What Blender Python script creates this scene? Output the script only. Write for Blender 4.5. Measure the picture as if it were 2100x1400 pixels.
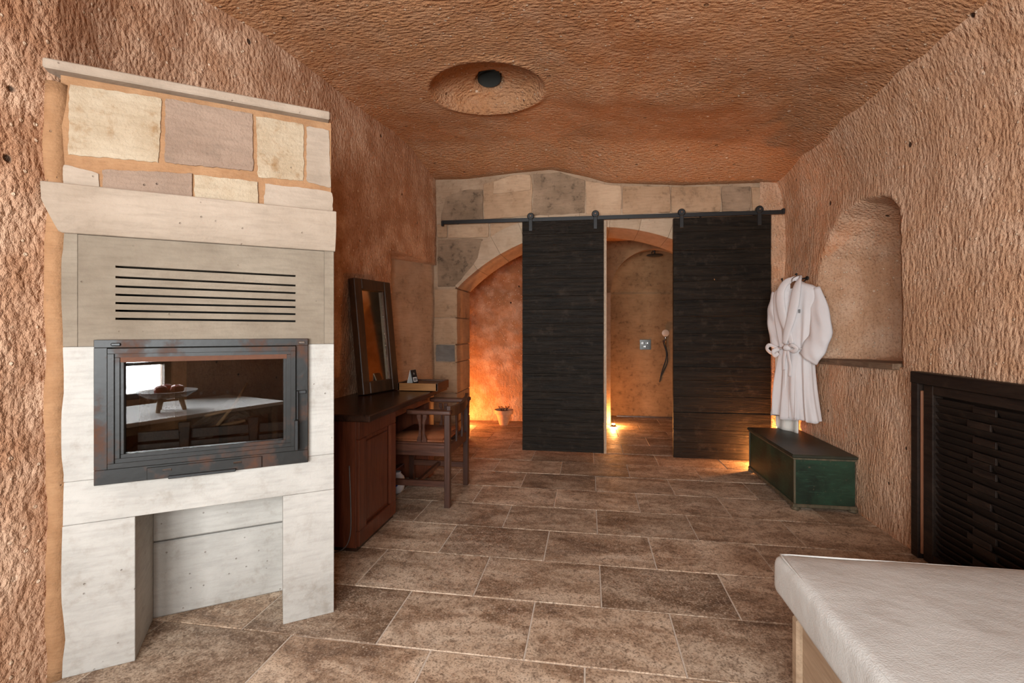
import bpy, bmesh, math, random
import numpy as np
from mathutils import Vector, Matrix

for o in list(bpy.data.objects):
    bpy.data.objects.remove(o, do_unlink=True)
C = bpy.context.scene.collection
SC = bpy.context.scene
random.seed(7)
R = math.radians

# ------------------------------------------------------------------ camera
cam_d = bpy.data.cameras.new('camera')
cam = bpy.data.objects.new('camera', cam_d)
C.objects.link(cam)
cam_d.sensor_width = 36.0
cam_d.lens = 36.0 * 980.0 / 2100.0
cam_d.shift_y = -22.0 / 2100.0
cam_d.clip_start = 0.02
cam.location = (0, 0, 1.28)
cam.rotation_euler = (R(90), 0, R(9.05))
SC.camera = cam

# ------------------------------------------------------------------ world, lights, exposure
W = bpy.data.worlds.new('world')
SC.world = W
W.use_nodes = True
W.node_tree.nodes['Background'].inputs[0].default_value = (0.80, 0.90, 1.0, 1)
W.node_tree.nodes['Background'].inputs[1].default_value = 2.2

SC.view_settings.view_transform = 'Standard'
SC.view_settings.look = 'None'
SC.view_settings.gamma = 1.0
SC.view_settings.use_curve_mapping = False
SC.view_settings.exposure = 0.45

cy = SC.cycles
cy.max_bounces, cy.diffuse_bounces, cy.glossy_bounces, cy.transmission_bounces, cy.transparent_max_bounces = 6, 3, 2, 2, 6
cy.caustics_reflective = False
cy.caustics_refractive = False


def area(name, loc, rot, sx, sy, power, col):
    d = bpy.data.lights.new(name, 'AREA')
    d.shape = 'RECTANGLE'
    d.size, d.size_y, d.energy, d.color = sx, sy, power, col
    o = bpy.data.objects.new(name, d)
    o.location, o.rotation_euler = loc, rot
    C.objects.link(o)
    return o


# daylight coming in through the windows behind the camera (Y = -2.3)
area('daylight_window', (-0.92, -1.66, 1.36), (R(90), 0, 0), 1.62, 1.44, 215, (0.97, 0.985, 1.0))
area('daylight_high_window', (0.40, -1.66, 1.60), (R(90), 0, 0), 0.72, 0.98, 112, (0.97, 0.985, 1.0))


def uplamp(name, loc, power, col, size=0.03, spot=None, aim=(0, 0, 1)):
    d = bpy.data.lights.new(name, 'SPOT' if spot else 'POINT')
    d.energy, d.color, d.shadow_soft_size = power, col, size
    if spot:
        d.spot_size, d.spot_blend = R(spot), 0.6
    o = bpy.data.objects.new(name, d)
    o.location = loc
    o.rotation_euler = Vector(aim).to_track_quat('-Z', 'Y').to_euler()
    C.objects.link(o)
    return o


# ------------------------------------------------------------------ material helpers
MATS = {}


class NT:
    def __init__(s, name):
        s.m = bpy.data.materials.new(name)
        s.m.use_nodes = True
        s.t = s.m.node_tree
        s.b = s.t.nodes['Principled BSDF']
        s.out = s.t.nodes['Material Output']

    def n(s, typ, **kw):
        nd = s.t.nodes.new(typ)
        for k, v in kw.items():
            if k in nd.inputs.keys():
                nd.inputs[k].default_value = v
            else:
                setattr(nd, k, v)
        return nd

    def l(s, a, b):
        s.t.links.new(a, b)

    def coords(s, scale=(1, 1, 1), rnd=False, rot=(0, 0, 0)):
        tc = s.n('ShaderNodeTexCoord')
        mp = s.n('ShaderNodeMapping')
        mp.inputs['Scale'].default_value = scale
        mp.inputs['Rotation'].default_value = rot
        if rnd:
            oi = s.n('ShaderNodeObjectInfo')
            mu = s.n('ShaderNodeMath', operation='MULTIPLY')
            mu.inputs[1].default_value = 57.0
            s.l(oi.outputs['Random'], mu.inputs[0])
            ad = s.n('ShaderNodeVectorMath', operation='ADD')
            s.l(tc.outputs['Object'], ad.inputs[0])
            s.l(mu.outputs[0], ad.inputs[1])
            s.l(ad.outputs[0], mp.inputs['Vector'])
        else:
            s.l(tc.outputs['Object'], mp.inputs['Vector'])
        return mp.outputs['Vector']

    def noise(s, vec, scale, detail=4, rough=0.55, dist=0.0):
        nd = s.n('ShaderNodeTexNoise')
        nd.inputs['Scale'].default_value = scale
        nd.inputs['Detail'].default_value = detail
        nd.inputs['Roughness'].default_value = rough
        nd.inputs['Distortion'].default_value = dist
        s.l(vec, nd.inputs['Vector'])
        return nd.outputs['Fac']

    def voro(s, vec, scale, feature='F1', rnd=1.0):
        nd = s.n('ShaderNodeTexVoronoi', feature=feature)
        nd.inputs['Scale'].default_value = scale
        nd.inputs['Randomness'].default_value = rnd
        s.l(vec, nd.inputs['Vector'])
        return nd

    def ramp(s, fac, stops, interp='LINEAR'):
        nd = s.n('ShaderNodeValToRGB')
        cr = nd.color_ramp
        cr.interpolation = interp
        while len(cr.elements) < len(stops):
            cr.elements.new(0.5)
        for e, (p, c) in zip(cr.elements, stops):
            e.position = p
            e.color = c if len(c) == 4 else (*c, 1)
        s.l(fac, nd.inputs['Fac'])
        return nd.outputs['Color']

    def mix(s, fac, a, b, mode='MIX'):
        nd = s.n('ShaderNodeMix', data_type='RGBA', blend_type=mode)
        for v, i in ((fac, 0), (a, 6), (b, 7)):
            if isinstance(v, (int, float)):
                nd.inputs[i].default_value = v
            elif isinstance(v, tuple):
                nd.inputs[i].default_value = v if len(v) == 4 else (*v, 1)
            else:
                s.l(v, nd.inputs[i])
        return nd.outputs[2]

    def math(s, op, a, b=None, clamp=False):
        nd = s.n('ShaderNodeMath', operation=op)
        nd.use_clamp = clamp
        for i, v in ((0, a), (1, b)):
            if v is None:
                continue
            if isinstance(v, (int, float)):
                nd.inputs[i].default_value = v
            else:
                s.l(v, nd.inputs[i])
        return nd.outputs[0]

    def bump(s, h, dist, strength=1.0, prev=None):
        nd = s.n('ShaderNodeBump')
        nd.inputs['Strength'].default_value = strength
        nd.inputs['Distance'].default_value = dist
        s.l(h, nd.inputs['Height'])
        if prev is not None:
            s.l(prev, nd.inputs['Normal'])
        return nd.outputs['Normal']

    def done(s, col=None, rough=None, normal=None, metal=None, spec=None):
        for v, nm in ((col, 'Base Color'), (rough, 'Roughness'), (normal, 'Normal'), (metal, 'Metallic'), (spec, 'Specular IOR Level')):
            if v is None:
                continue
            if isinstance(v, (int, float)):
                s.b.inputs[nm].default_value = v
            elif isinstance(v, tuple):
                s.b.inputs[nm].default_value = (*v, 1)
            else:
                s.l(v, s.b.inputs[nm])
        return s.m


def tuff(name, stretch, base=(0.61, 0.365, 0.225), dark=(0.49, 0.265, 0.145), amp=0.010, rot=(0, 0, 0), pits=1.0, pale=(0.70, 0.47, 0.325)):
    """carved volcanic tuff: chisel strokes, light grains, dark pits"""
    t = NT(name)
    v = t.coords()
    vs = t.coords(stretch, rot=rot)
    big = t.noise(v, 0.9, 3, 0.6)
    med = t.noise(v, 5.0, 3, 0.6)
    col = t.mix(t.ramp(big, [(0.33, (0, 0, 0)), (0.66, (1, 1, 1))]), dark, base)
    col = t.mix(t.ramp(med, [(0.42, (0, 0, 0)), (0.72, (0.75, 0.75, 0.75))]), col, pale)
    fine = t.noise(v, 70.0, 3, 0.7)
    col = t.mix(t.ramp(fine, [(0.30, (0.6, 0.6, 0.6)), (0.5, (0, 0, 0))]), col, (0.24, 0.11, 0.06))
    # pale pumice grains
    g = t.voro(v, 28.0)
    gs = t.math('MULTIPLY', t.ramp(g.outputs['Distance'], [(0.14, (1, 1, 1)), (0.22, (0, 0, 0))]), t.ramp(g.outputs['Color'], [(0.55, (0, 0, 0)), (0.60, (1, 1, 1))]))
    col = t.mix(t.math('MULTIPLY', gs, 0.8), col, (0.74, 0.55, 0.39))
    g2 = t.voro(v, 8.0)
    gs2 = t.math('MULTIPLY', t.ramp(g2.outputs['Distance'], [(0.07, (1, 1, 1)), (0.10, (0, 0, 0))]), t.ramp(g2.outputs['Color'], [(0.70, (0, 0, 0)), (0.74, (1, 1, 1))]))
    col = t.mix(t.math('MULTIPLY', gs2, 0.85), col, (0.76, 0.58, 0.43))
    # dark pits
    p = t.voro(t.coords((1, 1, 0.8)), 6.5)
    pn = t.math('ADD', p.outputs['Distance'], t.math('MULTIPLY', t.math('SUBTRACT', t.noise(v, 30.0, 1), 0.5), 0.12))
    ps = t.math('MULTIPLY', t.ramp(pn, [(0.045, (1, 1, 1)), (0.085, (0, 0, 0))]), t.ramp(p.outputs['Color'], [(0.45, (0, 0, 0)), (0.5, (1, 1, 1))]))
    ps = t.math('MULTIPLY', ps, pits)
    col = t.mix(ps, col, (0.06, 0.035, 0.022))
    # chisel strokes: overlapping pecked cells
    wn = t.n('ShaderNodeTexNoise')
    wn.inputs['Scale'].default_value = 7.0
    wn.inputs['Detail'].default_value = 1.0
    t.l(v, wn.inputs['Vector'])
    wv = t.n('ShaderNodeVectorMath', operation='SCALE')
    wv.inputs['Scale'].default_value = 1.9
    t.l(wn.outputs['Color'], wv.inputs[0])
    av = t.n('ShaderNodeVectorMath', operation='ADD')
    t.l(vs, av.inputs[0])
    t.l(wv.outputs[0], av.inputs[1])
    c1 = t.voro(av.outputs[0], 1.0)
    ch2 = t.noise(av.outputs[0], 1.7, 3, 0.6)
    h = t.math('ADD', t.math('MULTIPLY', c1.outputs['Distance'], -1.0), t.math('MULTIPLY', ch2, 0.8))
    h = t.math('ADD', h, t.math('MULTIPLY', fine, 1.0))
    h = t.math('SUBTRACT', h, t.math('MULTIPLY', ps, 1.6))
    h = t.math('ADD', h, t.math('MULTIPLY', gs, 0.5))
    nrm = t.bump(h, amp, 1.0)
    return t.done(col, 0.92, nrm, spec=0.15)


def masonry(name, a, b, stain=(0.16, 0.12, 0.09), amount=0.35, amp=0.003, rnd=True, sc=1.0):
    t = NT(name)
    v = t.coords(rnd=rnd)
    n1 = t.noise(v, 3.5 * sc, 5, 0.6)
    n2 = t.noise(v, 16.0 * sc, 5, 0.65)
    n3 = t.noise(t.coords((1, 1, 7), rnd=rnd), 9.0 * sc, 4, 0.6)
    col = t.mix(t.ramp(n1, [(0.32, (0, 0, 0)), (0.68, (1, 1, 1))]), a, b)
    col = t.mix(t.math('MULTIPLY', t.ramp(n3, [(0.45, (0, 0, 0)), (0.75, (1, 1, 1))]), 0.35), col, tuple(x * 0.62 for x in a))
    st = t.math('MULTIPLY', t.ramp(n2, [(0.52, (0, 0, 0)), (0.70, (1, 1, 1))]), t.ramp(n1, [(0.42, (1, 1, 1)), (0.60, (0, 0, 0))]))
    col = t.mix(t.math('MULTIPLY', st, amount), col, stain)
    p = t.voro(v, 26.0)
    ps = t.math('MULTIPLY', t.ramp(p.outputs['Distance'], [(0.05, (1, 1, 1)), (0.11, (0, 0, 0))]), t.ramp(p.outputs['Color'], [(0.70, (0, 0, 0)), (0.74, (1, 1, 1))]))
    col = t.mix(t.math('MULTIPLY', ps, 0.45), col, (0.16, 0.11, 0.08))
    h = t.math('SUBTRACT', t.math('ADD', n2, t.math('MULTIPLY', t.noise(v, 90.0, 3), 0.5)), ps)
    return t.done(col, 0.85, t.bump(h, amp), spec=0.2)


def wood(name, a, b, axis='y', rough=0.45, amp=0.0012, sc=1.0, rnd=True, spec=0.4, wear=None):
    t = NT(name)
    st = {'x': (1.2, 16, 16), 'y': (16, 1.2, 16), 'z': (16, 16, 1.2)}[axis]
    v = t.coords(tuple(q * sc for q in st), rnd=rnd)
    g = t.noise(v, 2.0, 6, 0.65, 0.8)
    g2 = t.noise(v, 8.0, 4, 0.6)
    col = t.mix(t.ramp(g, [(0.30, (0, 0, 0)), (0.70, (1, 1, 1))]), a, b)
    col = t.mix(t.math('MULTIPLY', t.ramp(g2, [(0.5, (0, 0, 0)), (0.75, (1, 1, 1))]), 0.4), col, tuple(x * 0.4 for x in a))
    if wear:
        w = t.noise(t.coords(rnd=rnd), 9.0, 5, 0.7)
        col = t.mix(t.math('MULTIPLY', t.ramp(w, [(0.55, (0, 0, 0)), (0.75, (1, 1, 1))]), 0.6), col, wear)
    return t.done(col, rough, t.bump(t.math('ADD', g, t.math('MULTIPLY', g2, 0.5)), amp), spec=spec)


def plain(name, col, rough=0.5, metal=0.0, amp=0.0, sc=20.0, spec=0.5, var=0.25):
    t = NT(name)
    v = t.coords(rnd=True)
    n = t.noise(v, sc, 4)
    c = t.mix(t.ramp(n, [(0.3, (0, 0, 0)), (0.7, (1, 1, 1))]), tuple(x * (1 - var) for x in col), col)
    return t.done(c, rough, t.bump(n, amp) if amp else None, metal, spec)


def emis(name, col, strength):
    t = NT(name)
    t.b.inputs['Emission Color'].default_value = (*col, 1)
    t.b.inputs['Emission Strength'].default_value = strength
    return t.done(col, 0.4)


M = MATS
M['rock_wall'] = tuff('tuff_wall', (46, 46, 17))
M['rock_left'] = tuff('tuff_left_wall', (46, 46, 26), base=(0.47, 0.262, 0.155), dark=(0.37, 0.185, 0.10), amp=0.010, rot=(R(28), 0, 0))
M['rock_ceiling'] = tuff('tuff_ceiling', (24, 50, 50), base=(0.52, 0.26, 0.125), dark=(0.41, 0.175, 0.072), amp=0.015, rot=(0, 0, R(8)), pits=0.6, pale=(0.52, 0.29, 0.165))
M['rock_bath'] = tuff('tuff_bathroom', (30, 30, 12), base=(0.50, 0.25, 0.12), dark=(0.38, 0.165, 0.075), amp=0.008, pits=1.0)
M['pale'] = masonry('pale_limestone', (0.27, 0.205, 0.15), (0.35, 0.275, 0.21), amount=0.3)
M['pale_grey'] = masonry('grey_limestone', (0.165, 0.128, 0.092), (0.235, 0.19, 0.142), amount=0.35)
M['white_stone'] = masonry('whitish_limestone', (0.36, 0.335, 0.30), (0.45, 0.42, 0.38), (0.21, 0.17, 0.13), amount=0.45)
M['cream'] = masonry('cream_limestone', (0.31, 0.225, 0.14), (0.42, 0.34, 0.245), (0.22, 0.12, 0.05), amount=0.85, amp=0.008)
M['mauve'] = masonry('mauve_tuff_block', (0.205, 0.135, 0.095), (0.275, 0.19, 0.138), amount=0.4, amp=0.008)
M['tan_block'] = masonry('tan_tuff_block', (0.38, 0.23, 0.13), (0.50, 0.325, 0.20), (0.14, 0.085, 0.05), amount=0.7)
M['sooty'] = masonry('sooty_block', (0.22, 0.145, 0.09), (0.38, 0.255, 0.165), (0.05, 0.036, 0.024), amount=0.85)
M['dark_block'] = masonry('dark_grey_block', (0.13, 0.115, 0.10), (0.24, 0.21, 0.18), amount=0.6)
M['mortar'] = masonry('ochre_mortar', (0.26, 0.13, 0.06), (0.33, 0.18, 0.09), amount=0.15, amp=0.004, rnd=False, sc=3)
M['arch_stone'] = masonry('arch_limestone', (0.43, 0.295, 0.19), (0.52, 0.375, 0.26), (0.26, 0.16, 0.09), amount=0.35)
M['far_pale'] = masonry('warm_pale_block', (0.46, 0.295, 0.18), (0.58, 0.40, 0.26), (0.22, 0.12, 0.06), amount=0.5)
M['plaster'] = masonry('lime_plaster', (0.36, 0.23, 0.14), (0.47, 0.33, 0.22), (0.14, 0.08, 0.045), amount=0.7, amp=0.004, rnd=False)
M['alcove'] = masonry('shaded_alcove_plaster', (0.30, 0.185, 0.11), (0.42, 0.275, 0.175), (0.12, 0.07, 0.04), amount=0.7, amp=0.004, rnd=False)  # brown recess plaster, its colour also darkened to supply missing shade
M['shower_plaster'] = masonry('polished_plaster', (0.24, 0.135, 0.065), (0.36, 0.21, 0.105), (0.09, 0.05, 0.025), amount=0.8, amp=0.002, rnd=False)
M['grout'] = plain('grout', (0.66, 0.56, 0.46), 0.9, amp=0.001, sc=40)


def travertine():
    t = NT('travertine')
    v = t.coords(rnd=True)
    va = t.coords((1, 2.2, 1), rnd=True)
    oi = t.n('ShaderNodeObjectInfo')
    n1 = t.noise(va, 2.6, 5, 0.62, 0.7)
    n2 = t.noise(v, 11.0, 4, 0.7, 0.4)
    col = t.ramp(n1, [(0.30, (0.105, 0.060, 0.036)), (0.42, (0.26, 0.168, 0.106)), (0.54, (0.43, 0.315, 0.222)), (0.68, (0.56, 0.445, 0.335))])
    col = t.mix(t.math('MULTIPLY', t.ramp(n2, [(0.5, (0, 0, 0)), (0.72, (1, 1, 1))]), 0.55), col, (0.115, 0.068, 0.042))
    tone = t.ramp(oi.outputs['Random'], [(0.0, (0.80, 0.77, 0.74)), (0.5, (1.16, 1.15, 1.14)), (1.0, (1.38, 1.36, 1.34))])
    col = t.mix(1.0, col, tone, 'MULTIPLY')
    g = t.voro(v, 34.0)
    gs = t.math('MULTIPLY', t.ramp(g.outputs['Distance'], [(0.10, (1, 1, 1)), (0.20, (0, 0, 0))]), t.ramp(g.outputs['Color'], [(0.50, (0, 0, 0)), (0.55, (1, 1, 1))]))
    mask = t.ramp(t.noise(v, 4.0, 3), [(0.42, (0, 0, 0)), (0.62, (1, 1, 1))])
    gs = t.math('MULTIPLY', gs, mask)
    col = t.mix(t.math('MULTIPLY', gs, 0.85), col, (0.66, 0.54, 0.42))
    vein = t.noise(va, 7.0, 5, 0.75, 1.5)
    vs = t.math('MULTIPLY', t.ramp(vein, [(0.47, (0, 0, 0)), (0.50, (1, 1, 1)), (0.53, (0, 0, 0))]), t.ramp(t.noise(v, 3.0, 2), [(0.5, (0, 0, 0)), (0.65, (1, 1, 1))]))
    col = t.mix(t.math('MULTIPLY', vs, 0.55), col, (0.46, 0.38, 0.30))
    md = t.noise(v, 30.0, 4, 0.75, 0.6)
    col = t.mix(t.ramp(md, [(0.34, (0.75, 0.75, 0.75)), (0.50, (0, 0, 0))]), col, (0.12, 0.070, 0.042))
    col = t.mix(t.ramp(md, [(0.54, (0, 0, 0)), (0.70, (0.65, 0.65, 0.65))]), col, (0.56, 0.44, 0.33))
    sp = t.noise(v, 120.0, 2, 0.75)
    col = t.mix(t.ramp(sp, [(0.36, (0.7, 0.7, 0.7)), (0.48, (0, 0, 0))]), col, (0.085, 0.050, 0.030))
    col = t.mix(t.ramp(sp, [(0.56, (0, 0, 0)), (0.68, (0.6, 0.6, 0.6))]), col, (0.58, 0.46, 0.35))
    rough = t.ramp(n2, [(0.3, (0.48, 0.48, 0.48)), (0.7, (0.66, 0.66, 0.66))])
    return t.done(col, rough, t.bump(t.math('ADD', n2, t.math('MULTIPLY', gs, -0.6)), 0.0015), spec=0.45)


M['tile'] = travertine()
M['door_wood'] = wood('charred_door_wood', (0.006, 0.005, 0.004), (0.026, 0.018, 0.012), 'x', 0.42, 0.006, spec=0.06, wear=(0.055, 0.039, 0.028))
M['desk_wood'] = wood('mahogany', (0.060, 0.016, 0.008), (0.135, 0.036, 0.015), 'z', 0.30)
M['desk_top'] = wood('dark_desk_wood', (0.018, 0.009, 0.006), (0.045, 0.020, 0.012), 'y', 0.25)
M['chair_wood'] = wood('dark_chair_wood', (0.028, 0.012, 0.008), (0.075, 0.030, 0.018), 'z', 0.35)
M['chair_side'] = wood('dark_chair_rail_wood', (0.040, 0.016, 0.010), (0.110, 0.042, 0.024), 'x', 0.35)
M['leather'] = plain('tan_leather', (0.26, 0.085, 0.035), 0.40, amp=0.001, sc=60)
M['tray_wood'] = wood('oak_tray_wood', (0.20, 0.085, 0.025), (0.36, 0.16, 0.05), 'x', 0.4)
M['tray_dark'] = wood('walnut_tray_wood', (0.05, 0.022, 0.012), (0.10, 0.045, 0.022), 'y', 0.4)
M['mirror_wood'] = wood('old_mirror_frame_wood', (0.030, 0.016, 0.009), (0.075, 0.036, 0.017), 'z', 0.4, wear=(0.11, 0.055, 0.022))
M['sill_wood'] = wood('weathered_sill_wood', (0.10, 0.055, 0.03), (0.24, 0.15, 0.09), 'y', 0.7, 0.004, wear=(0.36, 0.24, 0.15))
M['shutter_wood'] = wood('black_stained_shutter_wood', (0.010, 0.007, 0.006), (0.028, 0.018, 0.013), 'y', 0.42, 0.002, spec=0.15, wear=(0.05, 0.03, 0.02))
M['shutter_edge'] = wood('red_brown_moulding_wood', (0.14, 0.05, 0.022), (0.24, 0.095, 0.045), 'z', 0.45)
M['bed_wood'] = wood('pale_bed_wood', (0.30, 0.20, 0.125), (0.46, 0.33, 0.22), 'y', 0.55)
M['black_metal'] = plain('black_iron', (0.012, 0.012, 0.012), 0.45, 0.2, 0.0006, 60)
M['chrome'] = plain('chrome', (0.55, 0.53, 0.50), 0.15, 1.0, var=0.1)
M['ceramic_disc'] = plain('cream_shower_face', (0.62, 0.48, 0.36), 0.4, var=0.1)
M['card_black'] = plain('black_card', (0.012, 0.013, 0.014), 0.5)
M['card_white'] = plain('white_card', (0.75, 0.74, 0.70), 0.6, var=0.05)
M['card_grey'] = plain('grey_print', (0.22, 0.22, 0.22), 0.6)
M['terracotta'] = plain('terracotta', (0.62, 0.33, 0.18), 0.8, amp=0.001, sc=30)
M['soil'] = plain('dry_soil', (0.05, 0.03, 0.02), 0.95, amp=0.01, sc=40)
M['twig'] = plain('dry_twig', (0.10, 0.05, 0.025), 0.9)
M['porcelain'] = plain('white_porcelain', (0.42, 0.44, 0.48), 0.2, var=0.05)
M['cobalt'] = plain('cobalt_glaze', (0.01, 0.03, 0.22), 0.2)
M['cord'] = plain('grey_cable', (0.10, 0.09, 0.085), 0.5)
M['hanger_wood'] = wood('hanger_wood', (0.10, 0.04, 0.018), (0.17, 0.07, 0.03), 'x', 0.4)
M['lamp_glow'] = emis('warm_lamp_glow', (1.0, 0.62, 0.28), 25.0)
M['window_frame'] = wood('brown_window_wood', (0.09, 0.05, 0.025), (0.16, 0.09, 0.05), 'z', 0.5)
M['fruit'] = plain('red_fruit', (0.42, 0.06, 0.025), 0.35, sc=6, var=0.4)
M['ash'] = plain('ash', (0.16, 0.145, 0.13), 0.95, amp=0.006, sc=50)
M['log'] = wood('split_kindling', (0.22, 0.13, 0.07), (0.42, 0.28, 0.17), 'x', 0.8)
M['soot'] = plain('vent_hole_shade', (0.035, 0.034, 0.028), 0.95)  # shade up the vent hole, put into the shaft's colour
M['firebrick'] = plain('sooty_firebrick', (0.030, 0.026, 0.022), 0.9, amp=0.002)


def iron_rust():
    t = NT('rusted_stove_steel')
    v = t.coords()
    n = t.noise(v, 5.0, 5, 0.65)
    n2 = t.noise(v, 40.0, 4)
    f = t.ramp(n, [(0.52, (0, 0, 0)), (0.68, (1, 1, 1))])
    col = t.mix(f, (0.015, 0.014, 0.0125), t.mix(n2, (0.050, 0.018, 0.009), (0.085, 0.032, 0.013)))
    return t.done(col, t.ramp(f, [(0, (0.42, 0.42, 0.42)), (1, (0.75, 0.75, 0.75))]), t.bump(n2, 0.0006), 0.0, 0.25)


M['stove'] = iron_rust()


def rust_only():
    t = NT('rust_strip')
    n2 = t.noise(t.coords(), 60.0, 4)
    return t.done(t.mix(n2, (0.060, 0.018, 0.007), (0.12, 0.040, 0.013)), 0.75, t.bump(n2, 0.0006), 0.2)


M['rust'] = rust_only()


def green_paint():
    t = NT('worn_green_paint')
    v = t.coords()
    n = t.noise(v, 4.0, 5, 0.65, 0.5)
    n2 = t.noise(t.coords((4, 4, 24)), 3.0, 5, 0.7)
    n3 = t.noise(v, 45.0, 3)
    col = t.mix(t.ramp(n, [(0.35, (0, 0, 0)), (0.7, (1, 1, 1))]), (0.010, 0.018, 0.010), (0.020, 0.052, 0.028))
    col = t.mix(t.math('MULTIPLY', t.ramp(n2, [(0.55, (0, 0, 0)), (0.78, (1, 1, 1))]), 0.6), col, (0.045, 0.10, 0.06))
    col = t.mix(t.math('MULTIPLY', t.ramp(n3, [(0.66, (0, 0, 0)), (0.74, (1, 1, 1))]), 0.5), col, (0.14, 0.10, 0.06))
    return t.done(col, 0.45, t.bump(n2, 0.001), spec=0.4)


M['green'] = green_paint()
M['green_dark'] = plain('dark_green_lid', (0.034, 0.034, 0.020), 0.5, amp=0.0005, sc=12, var=0.5)
M['trim_worn'] = wood('worn_green_edge', (0.05, 0.05, 0.03), (0.15, 0.11, 0.065), 'z', 0.6)


def fabric(name, a, b, sc, amp, wr=0.0):
    t = NT(name)
    v = t.coords()
    n = t.noise(v, 2.5, 4, 0.6)
    w = t.noise(v, sc, 3, 0.6)
    col = t.mix(t.ramp(n, [(0.35, (0, 0, 0)), (0.7, (1, 1, 1))]), a, b)
    h = t.math('ADD', t.math('MULTIPLY', w, 0.35), t.math('MULTIPLY', t.noise(v, 6.0, 3), wr))
    return t.done(col, 0.95, t.bump(h, amp), spec=0.1)


M['mattress'] = fabric('cream_linen', (0.49, 0.47, 0.44), (0.56, 0.545, 0.515), 180.0, 0.004, 2.0)
M['robe'] = fabric('white_terry', (0.66, 0.61, 0.60), (0.72, 0.68, 0.67), 260.0, 0.003, 0.6)
M['towel'] = fabric('cream_terry', (0.80, 0.74, 0.66), (0.86, 0.80, 0.72), 260.0, 0.003, 0.6)
M['bed_sheet'] = fabric('white_sheet', (0.74, 0.74, 0.74), (0.80, 0.80, 0.80), 200.0, 0.003, 0.6)


def mirror_glass():
    t = NT('foxed_mirror')
    n = t.noise(t.coords(), 9.0, 5, 0.7)
    col = t.ramp(n, [(0.35, (0.62, 0.50, 0.34)), (0.7, (0.80, 0.70, 0.52))])
    return t.done(col, 0.06, None, 1.0)


M['mirror'] = mirror_glass()


def pane(name, tint, ior):
    m = bpy.data.materials.new(name)
    m.use_nodes = True
    nt = m.node_tree
    nt.nodes.clear()
    out = nt.nodes.new('ShaderNodeOutputMaterial')
    mx = nt.nodes.new('ShaderNodeMixShader')
    tr = nt.nodes.new('ShaderNodeBsdfTransparent')
    gl = nt.nodes.new('ShaderNodeBsdfGlossy')
    fr = nt.nodes.new('ShaderNodeFresnel')
    nz = nt.nodes.new('ShaderNodeTexNoise')
    nz.inputs['Scale'].default_value = 9.0
    rp = nt.nodes.new('ShaderNodeMapRange')
    rp.inputs['To Min'].default_value = 0.0
    rp.inputs['To Max'].default_value = 0.02
    nt.links.new(nz.outputs['Fac'], rp.inputs['Value'])
    nt.links.new(rp.outputs['Result'], gl.inputs['Roughness'])
    tr.inputs['Color'].default_value = (*tint, 1)
    fr.inputs['IOR'].default_value = ior
    nt.links.new(fr.outputs[0], mx.inputs[0])
    nt.links.new(tr.outputs[0], mx.inputs[1])
    nt.links.new(gl.outputs[0], mx.inputs[2])
    nt.links.new(mx.outputs[0], out.inputs['Surface'])
    return m


M['stove_glass'] = pane('stove_glass', (0.75, 0.73, 0.70), 2.2)
M['window_glass'] = pane('window_glass', (0.97, 0.98, 0.98), 1.3)


# ------------------------------------------------------------------ geometry helpers
def link(name, me, mat=None, parent=None, smooth=False):
    o = bpy.data.objects.new(name, me)
    if mat is not None:
        me.materials.clear()
        me.materials.append(M[mat])
    if smooth:
        me.polygons.foreach_set('use_smooth', [True] * len(me.polygons))
    C.objects.link(o)
    if parent is not None:
        o.parent = parent
    return o


def tag(o, label, cat, group=None):
    o['label'] = label
    o['category'] = cat
    if group:
        o['group'] = group
    return o


def struct(o):
    o['kind'] = 'structure'
    return o


def thing(name, label, cat, loc=(0, 0, 0), rz=0.0, group=None):
    o = bpy.data.objects.new(name, None)
    o.empty_display_size = 0.05
    o.location = loc
    o.rotation_euler = (0, 0, rz)
    C.objects.link(o)
    return tag(o, label, cat, group)


def from_bm(name, bm, mat, parent=None, smooth=False):
    me = bpy.data.meshes.new(name)
    bmesh.ops.recalc_face_normals(bm, faces=bm.faces)
    bm.to_mesh(me)
    bm.free()
    return link(name, me, mat, parent, smooth)


def bm_box(bm, x0, x1, y0, y1, z0, z1, mtx=None):
    vs = [bm.verts.new((x, y, z)) for x in (x0, x1) for y in (y0, y1) for z in (z0, z1)]
    for f in ((0, 1, 3, 2), (4, 6, 7, 5), (0, 4, 5, 1), (2, 3, 7, 6), (0, 2, 6, 4), (1, 5, 7, 3)):
        bm.faces.new([vs[i] for i in f])
    if mtx is not None:
        bmesh.ops.transform(bm, matrix=mtx, verts=vs)
    return vs


def box(name, x0, x1, y0, y1, z0, z1, mat, parent=None, bev=0.0, seg=1, mtx=None):
    bm = bmesh.new()
    bm_box(bm, x0, x1, y0, y1, z0, z1, mtx)
    if bev:
        bmesh.ops.bevel(bm, geom=bm.edges[:], offset=bev, segments=seg, affect='EDGES', profile=0.6)
    return from_bm(name, bm, mat, parent, smooth=False)


def bm_prism(bm, pts, d0, d1, plane='xz'):
    """polygon pts (u, v) extruded between d0 and d1 along the missing axis"""
    def P(u, v, d):
        return {'xz': (u, d, v), 'xy': (u, v, d), 'yz': (d, u, v)}[plane]
    a = [bm.verts.new(P(u, v, d0)) for u, v in pts]
    b = [bm.verts.new(P(u, v, d1)) for u, v in pts]
    n = len(pts)
    f1 = bm.faces.new(a)
    f2 = bm.faces.new(b[::-1])
    for i in range(n):
        bm.faces.new((a[i], b[i], b[(i + 1) % n], a[(i + 1) % n]))
    return f1, f2


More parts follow.
